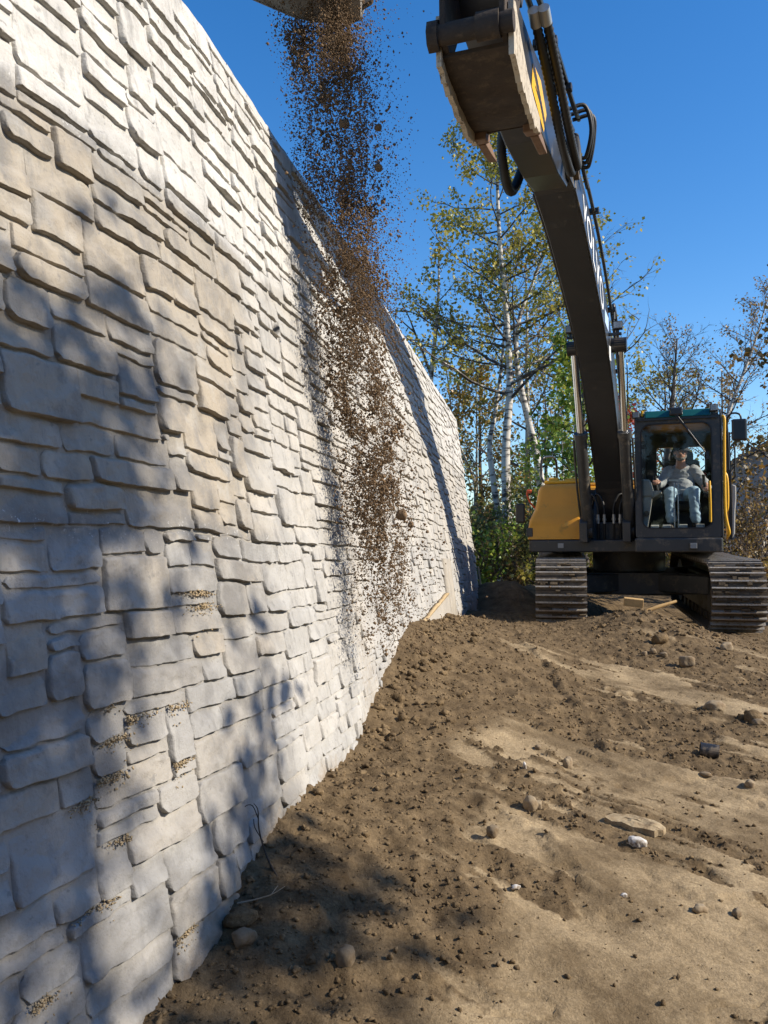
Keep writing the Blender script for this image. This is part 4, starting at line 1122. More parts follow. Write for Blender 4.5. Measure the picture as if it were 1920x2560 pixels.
v = MB(); v.prism([(-1.60, 2.60), (-1.40, 2.60), (-1.38, 2.70), (-1.52, 2.70)], X0 + .12, X1 - .10, 'x', .02); v.build('sun_visor', M_VISOR, cab)
vb = MB(); vb.box((.70, -1.56, 2.665), (.16, .14, .10), None, .02); vb.box(((X0 + X1) / 2, -1.565, 2.585), (X1 - X0 - .06, .03, .028)); vb.build('wiper_housing', M_BLK2, cab)
wp = MB(); wp.tube([(.70, -1.62, 2.64), (.86, -1.61, 2.40), (1.05, -1.60, 2.12)], .008, 6); wp.tube([(.66, -1.62, 2.66), (.83, -1.615, 2.43), (1.0, -1.605, 2.19)], .006, 6); wp.box((1.06, -1.605, 2.11), (.03, .02, .09)); wp.build('wiper', M_BLK2, cab)
lampbox((X0 + .02, -1.52, 2.655), .095, cab); lampbox((X1 - .065, -1.56, 2.69), .095, cab)
MB().box((X0 + .095, -1.50, 2.675), (.03, .05, .07), None, .01).build('roof_corner', M_YEL2, cab)
MB().prism([(-1.53, 1.10), (-1.28, 1.10), (-1.28, 2.66), (-1.42, 2.70), (-1.50, 2.64)], X1 + .002, X1 + .022, 'x', .008).build('corner_post', M_GREY, cab)
MB().tube(spline([(X1 + .03, -1.47, 2.60), (X1 + .055, -1.49, 2.56), (X1 + .05, -1.50, 2.3), (X1 + .045, -1.5, 1.8), (X1 + .045, -1.5, 1.45), (X1 + .06, -1.5, 1.3), (X1 + .085, -1.49, 1.17), (X1 + .07, -1.45, 1.12)], 6), .017, 10).build('grab_rail', M_YEL2, cab)
MB().tube(spline([(X1 + .05, -1.1, 1.95), (X1 + .085, -1.12, 1.85), (X1 + .085, -1.12, 1.5), (X1 + .05, -1.1, 1.42)], 5), .017, 8).build('grab_rail', M_YEL2, cab)
dr = MB(); dr.box((X1 + .125, -.35, 2.45), (.035, .98, .06)); dr.box((X1 + .125, -.82, 1.95), (.035, .05, 1.05)); dr.box((X1 + .125, .12, 1.95), (.035, .05, 1.05)); dr.box((X1 + .125, -.35, 1.3), (.035, .98, .42)); dr.box((X1 + .085, -.86, 1.9), (.02, .03, 1.2))
door = dr.build('door', M_BLK2, cab)
MB().add([(X1 + .125, -.8, 1.5), (X1 + .125, .1, 1.5), (X1 + .125, .1, 2.43), (X1 + .125, -.8, 2.43)], [(0, 1, 2, 3)]).build('door_glass', M_GLASS, door)
MB().prism([(X1 + .142, 1.10), (X1 + .175, 1.16), (X1 + .185, 1.45), (X1 + .20, 1.62), (X1 + .20, 1.78), (X1 + .15, 1.80)], -.86, .1, 'y', .012).build('door_lining', M_DOORL, door)
MB().tube(spline([(X1 + .15, -.86, 2.3), (X1 + .19, -.88, 2.28), (X1 + .19, -.88, 2.0), (X1 + .19, -.88, 1.9), (X1 + .15, -.86, 1.86)], 4), .011, 7).build('handle', M_BLK2, door)
mi = MB().box((1.43, -1.46, 2.42), (.175, .05, .27), None, .04).build('mirror', M_BLK2, cab)
MB().tube(spline([(X1 + .09, -1.3, 2.50), (X1 + .10, -1.36, 2.60), (1.36, -1.42, 2.635), (1.44, -1.43, 2.61), (1.455, -1.42, 2.50), (1.44, -1.43, 2.44)], 6), .012, 8).build('mirror_arm', M_BLK2, mi)
MB().tube(spline([(X1 + .09, -1.3, 2.5), (X1 + .10, -1.3, 2.2), (X1 + .10, -1.3, 1.95)], 4), .014, 8).build('mirror_post', M_BLK2, mi)
# inside
seat = MB(); seat.box((.745, -.62, 1.53), (.48, .50, .14), None, .05); seat.box((.745, -.40, 1.88), (.46, .12, .62), Matrix.Rotation(R(-8), 3, 'X'), .05); seat.box((.745, -.34, 2.22), (.30, .09, .17), None, .04); seat.box((.745, -.6, 1.3), (.34, .36, .3))
seat.build('seat', M_SEAT, cab)
MB().box((1.0, -.25, 1.985), (.12, .05, .06), None, .015).build('red_cloth', mat('red_cloth', (.65, .02, .06), .8), cab)
MB().box((.95, -.10, 1.90), (.34, .1, .32), None, .03).build('cab_locker', M_SEAT, cab)
cn = MB()
cn.prism([(.275, 1.25), (.33, 1.23), (.36, 1.40), (.385, 1.56), (.39, 1.62), (.28, 1.64)], -1.40, -1.22, 'y', .015)
cn.prism([(.27, 1.62), (.41, 1.62), (.405, 1.72), (.375, 1.84), (.275, 1.86)], -1.42, -1.20, 'y', .025)
cn.prism([(.38, 1.60), (.51, 1.68), (.50, 1.705), (.39, 1.70)], -1.38, -.75, 'y', .012)
cons = cn.build('console', M_CONS, cab)
MB().cyl((.325, -1.405, 1.41), (.325, -1.43, 1.41), .035, 18).build('speaker', M_BLK2, cons)
for x in (.435, 1.03):
    P = spline([(x + .01, -1.0, 1.69), (x, -1.02, 1.76), (x - .012, -1.04, 1.83)], 8)
    j = MB().tube(P, [.030 * (1.25 if i % 2 else .85) * (1 - .4 * i / len(P)) for i in range(len(P))], 9); j.tube([(x - .012, -1.04, 1.82), (x - .016, -1.05, 1.92)], [.017, .021], 8)
    j.build('joystick', M_BLACK, cab)
MB().box((1.06, -.85, 1.66), (.09, .5, .07), None, .02).build('armrest', M_SEAT, cab)
MB().tube(spline([(1.085, -1.25, 1.30), (1.085, -1.25, 1.6), (1.08, -1.22, 1.82)], 4), .016, 8).build('safety_lever', M_YEL2, cab)
lv = MB()
for x in (.66, .705): lv.tube([(x, -1.38, 1.22), (x, -1.37, 1.55), (x, -1.33, 1.80)], .0085, 7)
lv.box((.685, -1.325, 1.835), (.18, .02, .018)); lv.build('travel_lever', M_FIT, cab)
for x in (.42, .56, .76, .96):
    MB().box((x, -1.33, 1.245), (.10, .12, .022), Matrix.Rotation(R(25), 3, 'X'), .008).box((x, -1.30, 1.20), (.03, .04, .06)).build('pedal', M_CONS, cab)
# ------------------------------------------------------------------ the operator
PB = Vector((.74, -.85, 1.18))
Mz = Matrix.Rotation(R(-20), 3, 'Z')
def limb(mb, pts, rs, n=12, sub=6, balls=True):
    P = spline(pts, sub) if len(pts) > 2 else [Vector(pts[0]).lerp(Vector(pts[1]), i / sub) for i in range(sub + 1)]
    t = np.linspace(0, len(rs) - 1, len(P)); rr = [float(np.interp(k, range(len(rs)), rs)) for k in t]
    mb.tube(P, rr, n)
    if balls:
        v, f = ico(2)
        for p, q in ((P[0], rr[0]), (P[-1], rr[-1])): mb.add([tuple(Vector(x) * q * .98 + p) for x in v], f.tolist())
    return mb
def blob(mb, c, d, sub=3, rot=None):
    v, f = ico(sub); vs = [Vector(x) for x in v]
    vs = [Vector((a.x * d[0], a.y * d[1], a.z * d[2])) for a in vs]
    if rot is not None: vs = [rot @ a for a in vs]
    return mb.add([tuple(a + Vector(c)) for a in vs], f.tolist())
def remesh(mb, name, vox, smooth_it, mat_, parent=None, wrinkle=None):
    me = mb.mesh(name + '_src'); o = bpy.data.objects.new(name, me); COL.objects.link(o)
    md = o.modifiers.new('r', 'REMESH'); md.mode = 'VOXEL'; md.voxel_size = vox
    sm = o.modifiers.new('s', 'SMOOTH'); sm.iterations = smooth_it; sm.factor = .5
    bpy.context.view_layer.update()
    m2 = bpy.data.meshes.new_from_object(o.evaluated_get(bpy.context.evaluated_depsgraph_get()))
    bpy.data.objects.remove(o); bpy.data.meshes.remove(me)
    m2.name = name
    co = np.zeros(len(m2.vertices) * 3, np.float32); m2.vertices.foreach_get('co', co); co = co.reshape(-1, 3)
    if wrinkle:
        nn = np.zeros(len(m2.vertices) * 3, np.float32); m2.vertices.foreach_get('normal', nn); nn = nn.reshape(-1, 3)
        w = wrinkle[0] * (noise(co[:, 0] * wrinkle[1] + co[:, 1] * 9, co[:, 2] * wrinkle[2], 401) + .5 * noise(co[:, 0] * 40, co[:, 2] * 48 + co[:, 1] * 30, 402))
        co = co + nn * w[:, None]
    co = co - np.array(PB)
    m2.vertices.foreach_set('co', co.astype(np.float32).ravel())
    m2.polygons.foreach_set('use_smooth', np.ones(len(m2.polygons), bool)); m2.materials.clear(); m2.materials.append(mat_); m2.update()
    return link(name, m2, None, parent)
M_SKIN = mat('skin', (.44, .225, .15), .5, var=.15, vscale=18)
M_SHIRT = mat('grey_sweatshirt_cloth', (.34, .335, .335), .95, var=.12, vscale=20, bump=.002, bscale=120)
M_JEAN = mat('washed_denim', (.33, .46, .55), .95, var=.25, vscale=9, bump=.002, bscale=140)
M_HAT = mat('black_hat_felt', (.012, .012, .013), .85)
M_BEARD = mat('grey_beard_hair', (.20, .175, .155), .9, var=.5, vscale=60)
M_BOOT = mat('dark_work_boot', (.035, .028, .024), .6)
HX, HZ = .735, 2.255
head_rot = Matrix.Rotation(R(-6), 3, 'Z')
b = MB()
HC = Vector((HX, -.70, HZ))
blob(b, HC + Vector((0, .015, .02)), (.078, .096, .108)); blob(b, HC + Vector((0, -.035, -.05)), (.060, .060, .062)); blob(b, HC + Vector((0, -.058, -.088)), (.034, .03, .026))
blob(b, HC + Vector((0, -.100, -.018)), (.014, .022, .024), 2); blob(b, HC + Vector((0, -.088, .012)), (.009, .014, .026), 2)
for s_ in (-1, 1):
    blob(b, HC + Vector((s_ * .030, -.072, .034)), (.026, .016, .010), 2); blob(b, HC + Vector((s_ * .078, .012, -.002)), (.011, .020, .032), 2)
    blob(b, HC + Vector((s_ * .040, -.062, -.022)), (.024, .024, .020), 2); blob(b, HC + Vector((s_ * .012, -.098, -.028)), (.010, .010, .008), 2)
blob(b, HC + Vector((0, -.083, -.052)), (.026, .012, .007), 2); blob(b, HC + Vector((0, -.081, -.064)), (.023, .012, .007), 2)
limb(b, [HC + Vector((0, .015, -.06)), HC + Vector((0, .03, -.125)), HC + Vector((0, .05, -.19))], [.058, .060, .075])
blob(b, (.74, -.60, 1.88), (.15, .10, .19)); blob(b, (.74, -.62, 1.68), (.16, .13, .12))
SH = [Vector((.56, -.63, 2.02)), Vector((.925, -.63, 2.02))]
EL = [Vector((.47, -.74, 1.84)), Vector((1.045, -.70, 1.80))]
WR = [Vector((.425, -.97, 1.865)), Vector((1.045, -.95, 1.80))]
for s_ in (0, 1):
    limb(b, [SH[s_], EL[s_], WR[s_]], [.045, .036, .026])
    limb(b, [(.74 + (-.09 if s_ == 0 else .09), -.62, 1.63), (.74 + (-.13 if s_ == 0 else .15), -1.06, 1.70)], [.07, .05]); limb(b, [(.74 + (-.13 if s_ == 0 else .15), -1.06, 1.70), (.74 + (-.12 if s_ == 0 else .17), -1.12, 1.32)], [.048, .032])
    w = WR[s_]; dn = Vector((0, -1, -.15 if s_ == 0 else -.55)).normalized(); sd = Vector((1, 0, 0)); pr = dn.cross(sd)
    blob(b, w + dn * .045, (.040, .045, .020), 2, Matrix((sd, dn, pr)).transposed())
    for k in range(4):                                            # curled fingers
        x = (-.028 + .019 * k); ln = [.032, .037, .035, .027][k]
        k0 = w + dn * .082 + sd * x; k1 = k0 + dn * ln * .8 - pr * .008 * (1 if pr.z > 0 else -1); up = pr if pr.z > 0 else -pr
        k2 = k1 + dn * .010 - up * ln * .8; k3 = k2 - dn * .016 - up * .008
        limb(b, [w + dn * .05 + sd * x * .7, k0 + up * .004, k1, k2, k3], [.0105, .010, .0095, .0088, .0075], 8, 4)
    ts = 1 if s_ == 0 else -1
    up = pr if pr.z > 0 else -pr
    limb(b, [w + dn * .02 + sd * ts * .028, w + dn * .055 + sd * ts * .050 - up * .008, w + dn * .085 + sd * ts * .045 - up * .025, w + dn * .10 + sd * ts * .030 - up * .034], [.014, .0125, .0105, .0085], 8, 4)
me_person = remesh(b, 'person', .0055, 3, M_SKIN)
person = me_person
person.location = EX.location + Mz @ PB; person.rotation_euler = (0, 0, R(-20))
tag(person, 'person in a grey sweatshirt, pale jeans and black hat sitting at the cab levers', 'person')
# clothes
s = MB()
blob(s, (.74, -.60, 1.92), (.185, .125, .20)); blob(s, (.745, -.655, 1.75), (.185, .165, .17)); blob(s, (.74, -.58, 2.03), (.16, .09, .075)); blob(s, (.74, -.64, 1.655), (.185, .16, .07))
limb(s, [(.74, -.62, 2.02), (.74, -.635, 2.085)], [.095, .068])
for s_ in (0, 1): limb(s, [SH[s_] + Vector((.03 if s_ == 0 else -.03, .01, .0)), EL[s_], WR[s_] + Vector((0, .035, 0))], [.082, .066, .043], 14)
remesh(s, 'sweatshirt', .011, 5, M_SHIRT, person, (.0075, 10, 26))
j = MB()
blob(j, (.74, -.63, 1.62), (.185, .16, .09))
for s_ in (-1, 1):
    kx = .74 + (-.135 if s_ < 0 else .155); fx = .74 + (-.125 if s_ < 0 else .175)
    limb(j, [(.74 + s_ * .085, -.62, 1.62), (.74 + s_ * .115, -.85, 1.68), (kx, -1.07, 1.70)], [.105, .092, .078], 14)
    limb(j, [(kx, -1.07, 1.70), (kx + s_ * .003, -1.12, 1.52), (fx, -1.13, 1.34)], [.078, .064, .066], 14)
remesh(j, 'jeans', .011, 4, M_JEAN, person, (.0065, 12, 24))
for s_ in (-1, 1):
    fx = .74 + (-.125 if s_ < 0 else .175); bt = MB()
    limb(bt, [(fx, -1.12, 1.37), (fx, -1.12, 1.25)], [.05, .052]); limb(bt, [(fx, -1.10, 1.232), (fx + s_ * .015, -1.20, 1.235), (fx + s_ * .025, -1.28, 1.225)], [.045, .048, .038])
    bt.box((fx + s_ * .012, -1.18, 1.187), (.085, .26, .018))
    remesh(bt, 'boot', .009, 3, M_BOOT, person)
# hat: flat crown and a soft brim turned down behind the ears
h = MB(); n = 28; vs = []; fs = []
prof = [(.0, .128), (.05, .127), (.080, .117), (.091, .09), (.094, .055), (.098, .042), (.112, .030), (.128, .014), (.125, .008), (.115, .024), (.095, .034)]
for r_, z in prof:
    for k in range(n):
        a = 2 * math.pi * k / n; fr = math.sin(a)                          # +y is behind
        vs.append((HX + r_ * 1.0 * math.cos(a), -.685 + r_ * 1.12 * fr, HZ + .012 + z - (.045 * max(0, fr + .25) + .025 * abs(math.cos(a))) * max(0, (r_ - .095) / .045)))
for i in range(len(prof) - 1):
    for k in range(n): fs.append((i * n + k, i * n + (k + 1) % n, (i + 1) * n + (k + 1) % n, (i + 1) * n + k))
vs = [tuple(Vector(v) - PB) for v in vs]; h.add(vs, fs, True); h.build('hat', M_HAT, person)
bd = MB(); blob(bd, HC + Vector((0, -.062, -.093)), (.042, .034, .030)); blob(bd, HC + Vector((0, -.094, -.043)), (.032, .010, .008), 2)
for s_ in (-1, 1): limb(bd, [HC + Vector((s_ * .066, -.005, -.02)), HC + Vector((s_ * .060, -.03, -.065)), HC + Vector((s_ * .03, -.065, -.095))], [.010, .016, .022], 8)
remesh(bd, 'beard', .006, 2, M_BEARD, person, (.003, 60, 60))
ey = MB()
for s_ in (-1, 1): blob(ey, HC + Vector((s_ * .031, -.077, .014)), (.012, .010, .006), 2)
ey.v = [tuple(Vector(v) - PB) for v in ey.v]; ey.build('eyes', mat('eye_dark', (.03, .022, .02), .2), person)
# ------------------------------------------------------------------ trees and brush
M_BIRCH = bark_mat('birch_bark', (.52, .49, .44), (.06, .05, .045), .47, 9, 30)
M_POPL = bark_mat('poplar_bark', (.42, .40, .34), (.08, .07, .06), .48, 8, 22)
M_DARKB = bark_mat('dark_bark', (.105, .085, .07), (.035, .03, .026), .5, 14, 8)
M_BRUSHB = bark_mat('brush_bark', (.20, .15, .11), (.09, .065, .05), .5, 14, 8)
L_OLIVE = leaf_mat('poplar_leaf', (.15, .175, .035), (.30, .28, .05), (.52, .42, .08))
L_YEL = leaf_mat('yellow_leaf', (.20, .18, .035), (.36, .25, .05), (.42, .22, .05))
L_GREEN = leaf_mat('green_maple_leaf', (.09, .17, .02), (.19, .29, .035), (.36, .38, .06))
L_RED = leaf_mat('red_maple_leaf', (.28, .03, .02), (.40, .06, .03), (.36, .15, .04))
L_DARK = leaf_mat('dark_shrub_leaf', (.06, .085, .022), (.14, .15, .035), (.32, .28, .06))
L_BROWN = leaf_mat('brown_leaf', (.14, .09, .035), (.26, .17, .06), (.40, .28, .08))
L_OAK = leaf_mat('bronze_oak_leaf', (.06, .055, .02), (.15, .10, .03), (.36, .20, .05))

def tubes_np(segs):
    """segs: list of (points (k,3), radii (k,), sides, twigness)"""
    V, F, T, base = [], [], [], 0
    for P, rr, n, tw in segs:
        P = np.asarray(P, float); k = len(P)
        t = np.gradient(P, axis=0); t /= np.linalg.norm(t, axis=1)[:, None] + 1e-9
        ref = np.where(np.abs(t[:, 2:3]) > .9, np.array([[1., 0, 0]]), np.array([[0, 0, 1.]]))
        a = np.cross(t, ref); a /= np.linalg.norm(a, axis=1)[:, None] + 1e-9; b = np.cross(t, a)
        ang = np.linspace(0, 2 * np.pi, n, endpoint=False)
        V.append((P[:, None] + (a[:, None] * np.cos(ang)[None, :, None] + b[:, None] * np.sin(ang)[None, :, None]) * np.asarray(rr)[:, None, None]).reshape(-1, 3))
        i = np.arange(k - 1)[:, None] * n; q = np.arange(n)[None]; q2 = (q + 1) % n
        F.append(np.stack([i + q, i + q2, i + n + q2, i + n + q], -1).reshape(-1, 4) + base); T.append(np.full(k * n, tw)); base += k * n
    return np.concatenate(V), np.concatenate(F), np.concatenate(T)
def leaves_np(pos, size, r, droop=.5, tint=None):
    n = len(pos)
    yaw = r.uniform(0, 6.283, n); pit = r.normal(droop, .7, n); rol = r.normal(0, .6, n)
    d = np.stack([np.cos(yaw) * np.cos(pit), np.sin(yaw) * np.cos(pit), -np.sin(pit)], -1)
    s = np.stack([-np.sin(yaw), np.cos(yaw), np.zeros(n)], -1); u = np.cross(d, s)
    s = s * np.cos(rol)[:, None] + u * np.sin(rol)[:, None]; u = np.cross(d, s)
    L = size * r.uniform(.6, 1.25, n); L = L[:, None]
    A = pos; B = pos + d * L * .45 + s * L * .42 - u * L * .1; C = pos + d * L; D = pos + d * L * .45 - s * L * .42 - u * L * .1
    V = np.stack([A, B, C, D], 1).reshape(-1, 3); F = (np.arange(n) * 4)[:, None] + np.array([[0, 1, 2, 3]])
    if tint is None: tint = r.random(n)
    return V, F, np.repeat(tint, 4)
def grow(r, p0, d0, length, rad, k, wob, trop):
    P = [np.array(p0, float)]; d = np.array(d0, float); d /= np.linalg.norm(d)
    for i in range(k - 1):
        d = d + r.normal(0, wob, 3) + np.array([0, 0, trop]); d /= np.linalg.norm(d)
        P.append(P[-1] + d * length / (k - 1))
    return np.array(P), rad * (1 - .82 * np.linspace(0, 1, k))
def tree(name, label, cat, base, h, r0, seed, bark, leaf, nleaf=6, lsize=.075, cb=.3, spread=.28, n1=24, n2=6, n3=4, lean=(0, 0), path=None, up=.35, wob=.05,
         group='trees beyond the wall and machine', taper=True, top_leafy=1.0, clump=.10, bare=0.0, l1n=5, dead=(), l1fun=None):
    r = np.random.default_rng(seed)
    t = thing(name, label, cat, base, 0, group)
    if path is None:
        q = [np.array([0, 0, -.15])]
        for i in range(1, 13):
            f = i / 12; q.append(np.array([lean[0] * f * h + r.normal(0, wob * .35) * h * .05, lean[1] * f * h + r.normal(0, wob * .35) * h * .05, f * h]))
        P = np.array([tuple(v) for v in spline([tuple(v) for v in q], 2)])
    else: P = np.array([tuple(v) for v in spline(path, 5)])
    R0 = r0 * (1 - .86 * np.linspace(0, 1, len(P)) ** .9)
    segs = [(P, R0, 9, 0.0)]; tips = []
    for k in range(n1):
        f = cb + (1 - cb) * ((k + r.random()) / n1) ** .9
        i = min(int(f * (len(P) - 1)), len(P) - 2); p = P[i] + (P[i + 1] - P[i]) * (f * (len(P) - 1) - i)
        yaw = k * 2.4 + r.normal(0, .4); el = up + .35 * f + r.normal(0, .15)
        ln = h * spread * (1.05 - .75 * (f - cb) / (1 - cb)) * r.uniform(.65, 1.2)
        if l1fun: ln *= l1fun(f)
        d = np.array([math.cos(yaw) * math.cos(el), math.sin(yaw) * math.cos(el), math.sin(el)])
        rb = max(.010, float(np.interp(f, np.linspace(0, 1, len(P)), R0)) * .48)
        Q, rr = grow(r, p, d, ln, rb, 7, .13, .05); segs.append((Q, rr, 5, .55))
        for m_ in range(n2):
            g = .25 + .75 * (m_ + r.random()) / n2; ii = min(int(g * 6), 5); p2 = Q[ii] + (Q[ii + 1] - Q[ii]) * (g * 6 - ii)
            dd = (Q[ii + 1] - Q[ii]); dd = dd / np.linalg.norm(dd) + r.normal(0, .55, 3); dd[2] += .12
            Q2, r2 = grow(r, p2, dd, ln * r.uniform(.22, .42) * (1.1 - .4 * g), max(.006, rb * .38), 5, .18, .02); segs.append((Q2, r2, 4, .8))
            for s_ in range(n3):
                g3 = .2 + .8 * (s_ + r.random()) / n3; jj = min(int(g3 * 4), 3); p3 = Q2[jj] + (Q2[jj + 1] - Q2[jj]) * (g3 * 4 - jj)
                d3 = (Q2[jj + 1] - Q2[jj]); d3 = d3 / (np.linalg.norm(d3) + 1e-9) + r.normal(0, .6, 3)
                Q3, r3 = grow(r, p3, d3, ln * r.uniform(.08, .17), .004, 3, .2, -.03); segs.append((Q3, r3, 3, 1.0))
                if r.random() > bare: tips.append((Q3, f))
    for (p, d, ln, rb) in dead:
        Q, rr = grow(r, p, d, ln, rb, 8, .06, .02); segs.append((Q, rr, 6, .35))
        Q2, r2 = grow(r, Q[4], np.array(d) + r.normal(0, .35, 3), ln * .45, rb * .5, 5, .08, .03); segs.append((Q2, r2, 5, .35))
    V, F, T = tubes_np(segs)
    me = mesh_np('trunk', V, F, True); fattr(me, 'twig', T); link('trunk', me, bark, t)
    if tips and nleaf:
        pos = []; tn = []
        for Q3, f in tips:
            n_ = r.poisson(nleaf * (1 + (top_leafy - 1) * f)); 
            if n_ == 0: continue
            w = r.random(n_)[:, None]; c = Q3[0] * (1 - w) + Q3[-1] * w
            pos.append(c + r.normal(0, clump, (n_, 3))); tn.append(np.clip(r.random() * .75 + r.normal(0, .16, n_) + .1, 0, 1))
        pos = np.concatenate(pos); V, F, tt = leaves_np(pos, lsize, r, .6, np.concatenate(tn))
        me = mesh_np('crown', V, F); fattr(me, 'tint', tt); link('crown', me, leaf, t)
    return t
def gz(x, y): return float(ground_h(x, y, False)) - .05
def shrub(label, base, h, w, seed, bark, leaf, stems=9, nl=900, lsize=.06, group='brush along the edge of the site', name='shrub', tw=3):
    r = np.random.default_rng(seed); x, y = base
    t = thing(name, label, 'shrub', (x, y, gz(x, y)), 0, group); segs = []; tips = []
    for k in range(stems):
        yaw = r.uniform(0, 6.283); el = r.uniform(.7, 1.45); d = np.array([math.cos(yaw) * math.cos(el), math.sin(yaw) * math.cos(el) * .8, math.sin(el)])
        Q, rr = grow(r, (r.normal(0, .15), r.normal(0, .12), 0), d, h * r.uniform(.7, 1.1) , .018, 8, .10, .03); 
        Q[:, 0] *= w / h * 1.3; segs.append((Q, rr, 4, .7))
        for m_ in range(9):
            i = r.integers(1, 7); d2 = Q[i + 1] - Q[i]; d2 = d2 / np.linalg.norm(d2) + r.normal(0, .7, 3)
            Q2, r2 = grow(r, Q[i], d2, h * r.uniform(.14, .34), .007, 5, .2, .02); segs.append((Q2, r2, 3, .9)); tips.append(Q2)
            for s_ in range(tw):
                j = r.integers(1, 4); Q3, r3 = grow(r, Q2[j], r.normal(0, 1, 3), h * r.uniform(.05, .13), .004, 3, .2, 0); segs.append((Q3, r3, 3, 1.)); tips.append(Q3)
    V, F, T = tubes_np(segs); me = mesh_np('stems', V, F, True); fattr(me, 'twig', T); link('stems', me, bark, t)
    if nl:
        ci = r.integers(0, len(tips), nl); w_ = r.random(nl)[:, None]
        A = np.array([q[0] for q in tips]); B = np.array([q[-1] for q in tips])
        pos = A[ci] * (1 - w_) + B[ci] * w_ + r.normal(0, .06, (nl, 3)); pos[:, 2] = np.abs(pos[:, 2])
        V, F, tt = leaves_np(pos, lsize, r, .5); me = mesh_np('leaves', V, F); fattr(me, 'tint', tt); link('leaves', me, leaf, t)
    return t

TG = 'trees beyond the wall and machine'
Y = 19.0
b0 = (2.80, Y, gz(2.8, Y))
# the tall pale birch trio between wall and boom
tree('birch', 'tallest birch with a leafy olive crown reaching up behind the raised bucket', 'tree', b0, 11.3, .135, 101, M_BIRCH, L_OLIVE, 11, .088, .38, .25, 36, 7, 4,
     path=[(0, 0, -.2), (-.04, 0, 1.5), (-.07, 0, 3.2), (.03, 0, 4.6), (-.02, .05, 6.2), (-.16, .1, 8.0), (-.20, .1, 9.6), (-.10, .1, 11.2)], top_leafy=1.7, clump=.11, up=.15, bare=.42)
tree('birch', 'slim birch with a crooked lower trunk, close left of the tallest birch', 'tree', (2.55, Y + .5, gz(2.5, Y)), 7.6, .10, 102, M_BIRCH, L_OLIVE, 8, .085, .5, .26, 18, 5, 4, bare=.4,
     path=[(.15, 0, -.2), (.1, 0, 1.4), (-.04, 0, 2.6), (-.12, 0, 3.4), (.02, 0, 4.2), (.16, 0, 5.2), (.25, 0, 6.3), (.3, 0, 7.6)])
tree('birch', 'dark-footed birch leaning left across the tallest birch', 'tree', (3.62, Y + .2, gz(3.6, Y)), 8.6, .125, 103, M_BIRCH, L_OLIVE, 8, .088, .5, .32, 20, 6, 4, bare=.45,
     path=[(.05, 0, -.2), (-.02, 0, 1.8), (-.16, 0, 3.0), (-.42, 0, 4.2), (-.60, 0, 5.2), (-.52, .1, 6.2), (-.1, .2, 7.3), (.45, .3, 8.6)], up=.1)
# the half-dead birch over the wall
tree('birch', 'half-dead birch with bare broken limbs rising over the wall head', 'tree', (1.10, 20, gz(1.1, 20)), 8.4, .115, 104, M_BIRCH, L_OLIVE, 3.2, .10, .55, .15, 12, 4, 3,
     path=[(-.15, 0, -.2), (-.12, 0, 2.0), (-.05, 0, 3.6), (.0, 0, 5.0), (.12, 0, 6.2), (.2, 0, 7.3), (.2, 0, 8.4)],
     dead=[(np.array([-.05, 0, 3.95]), (-1.0, 0, .45), 1.5, .05), (np.array([-.02, 0, 4.6]), (-.55, -.1, 1), 1.2, .05), (np.array([.02, 0, 5.2]), (-.5, 0, 1.0), 2.0, .045)])
tree('young_tree', 'thin young tree with sparse yellow leaves just right of the half-dead birch', 'tree', (1.95, 20.5, gz(1.9, 20)), 6.6, .06, 105, M_POPL, L_YEL, 4.5, .10, .30, .30, 18, 5, 3,
     path=[(.2, 0, -.1), (.22, 0, 1.5), (.25, 0, 2.6), (.05, 0, 3.2), (-.25, 0, 4.0), (-.4, 0, 5.2), (-.6, 0, 6.6)])
tree('poplar', 'poplar with thin scattered leaves standing behind the boom', 'tree', (4.75, 21, gz(4.7, 21)), 9.2, .13, 106, M_POPL, L_OLIVE, 5, .09, .40, .36, 24, 6, 3, bare=.5, lean=(.01, 0), up=.2)
tree('poplar', 'second poplar of small olive leaves, half hidden between birch and boom', 'tree', (3.9, 23, gz(3.9, 23)), 9.0, .12, 107, M_POPL, L_YEL, 6, .09, .30, .30, 24, 6, 3, bare=.45)
tree('maple', 'green-leaved maple low between the birches and the yellow hood', 'tree', (3.95, 16.8, gz(3.9, 16.8)), 5.2, .09, 108, M_DARKB, L_GREEN, 5, .115, .25, .27, 22, 6, 4, up=.1)
tree('young_tree', 'bushy young tree with orange-yellow leaves, low behind the crooked birch', 'tree', (2.35, 21.5, gz(2.3, 21)), 5.6, .06, 131, M_POPL, L_YEL, 5, .105, .22, .32, 18, 5, 3)
tree('young_tree', 'yellow-green sapling between the leaning birch and the boom foot', 'tree', (4.3, 20.4, gz(4.3, 20)), 5.2, .06, 132, M_POPL, L_GREEN, 5, .105, .22, .32, 18, 5, 3)
tree('young_tree', 'gold-leaved sapling in the brush right of the mirror', 'tree', (9.2, 19.2, gz(9.2, 19)), 4.6, .06, 133, M_POPL, L_OAK, 5, .105, .22, .34, 18, 5, 3)
tree('bare_tree', 'dark leafless tree spreading behind the cab roof', 'tree', (7.0, 22, gz(7, 22)), 6.6, .13, 109, M_DARKB, L_BROWN, .25, .07, .28, .42, 18, 7, 5, lean=(.10, 0), up=.5, bare=.6)
tree('red_maple', 'small red-leaved maple showing between boom and cab', 'tree', (5.75, 21.0, gz(5.7, 21)), 4.5, .07, 110, M_DARKB, L_RED, 5.5, .10, .35, .30, 18, 5, 4)
tree('birch', 'white birch slanting up to the right beside the mirror', 'tree', (7.55, 21.5, gz(7.5, 21.5)), 7.6, .10, 111, M_BIRCH, L_BROWN, 1.6, .065, .45, .24, 26, 7, 5,
     path=[(.2, 0, -.1), (.5, 0, 1.8), (.8, 0, 3.4), (1.3, 0, 4.8), (1.85, 0, 6.2), (2.3, 0, 7.6)], bare=.2)
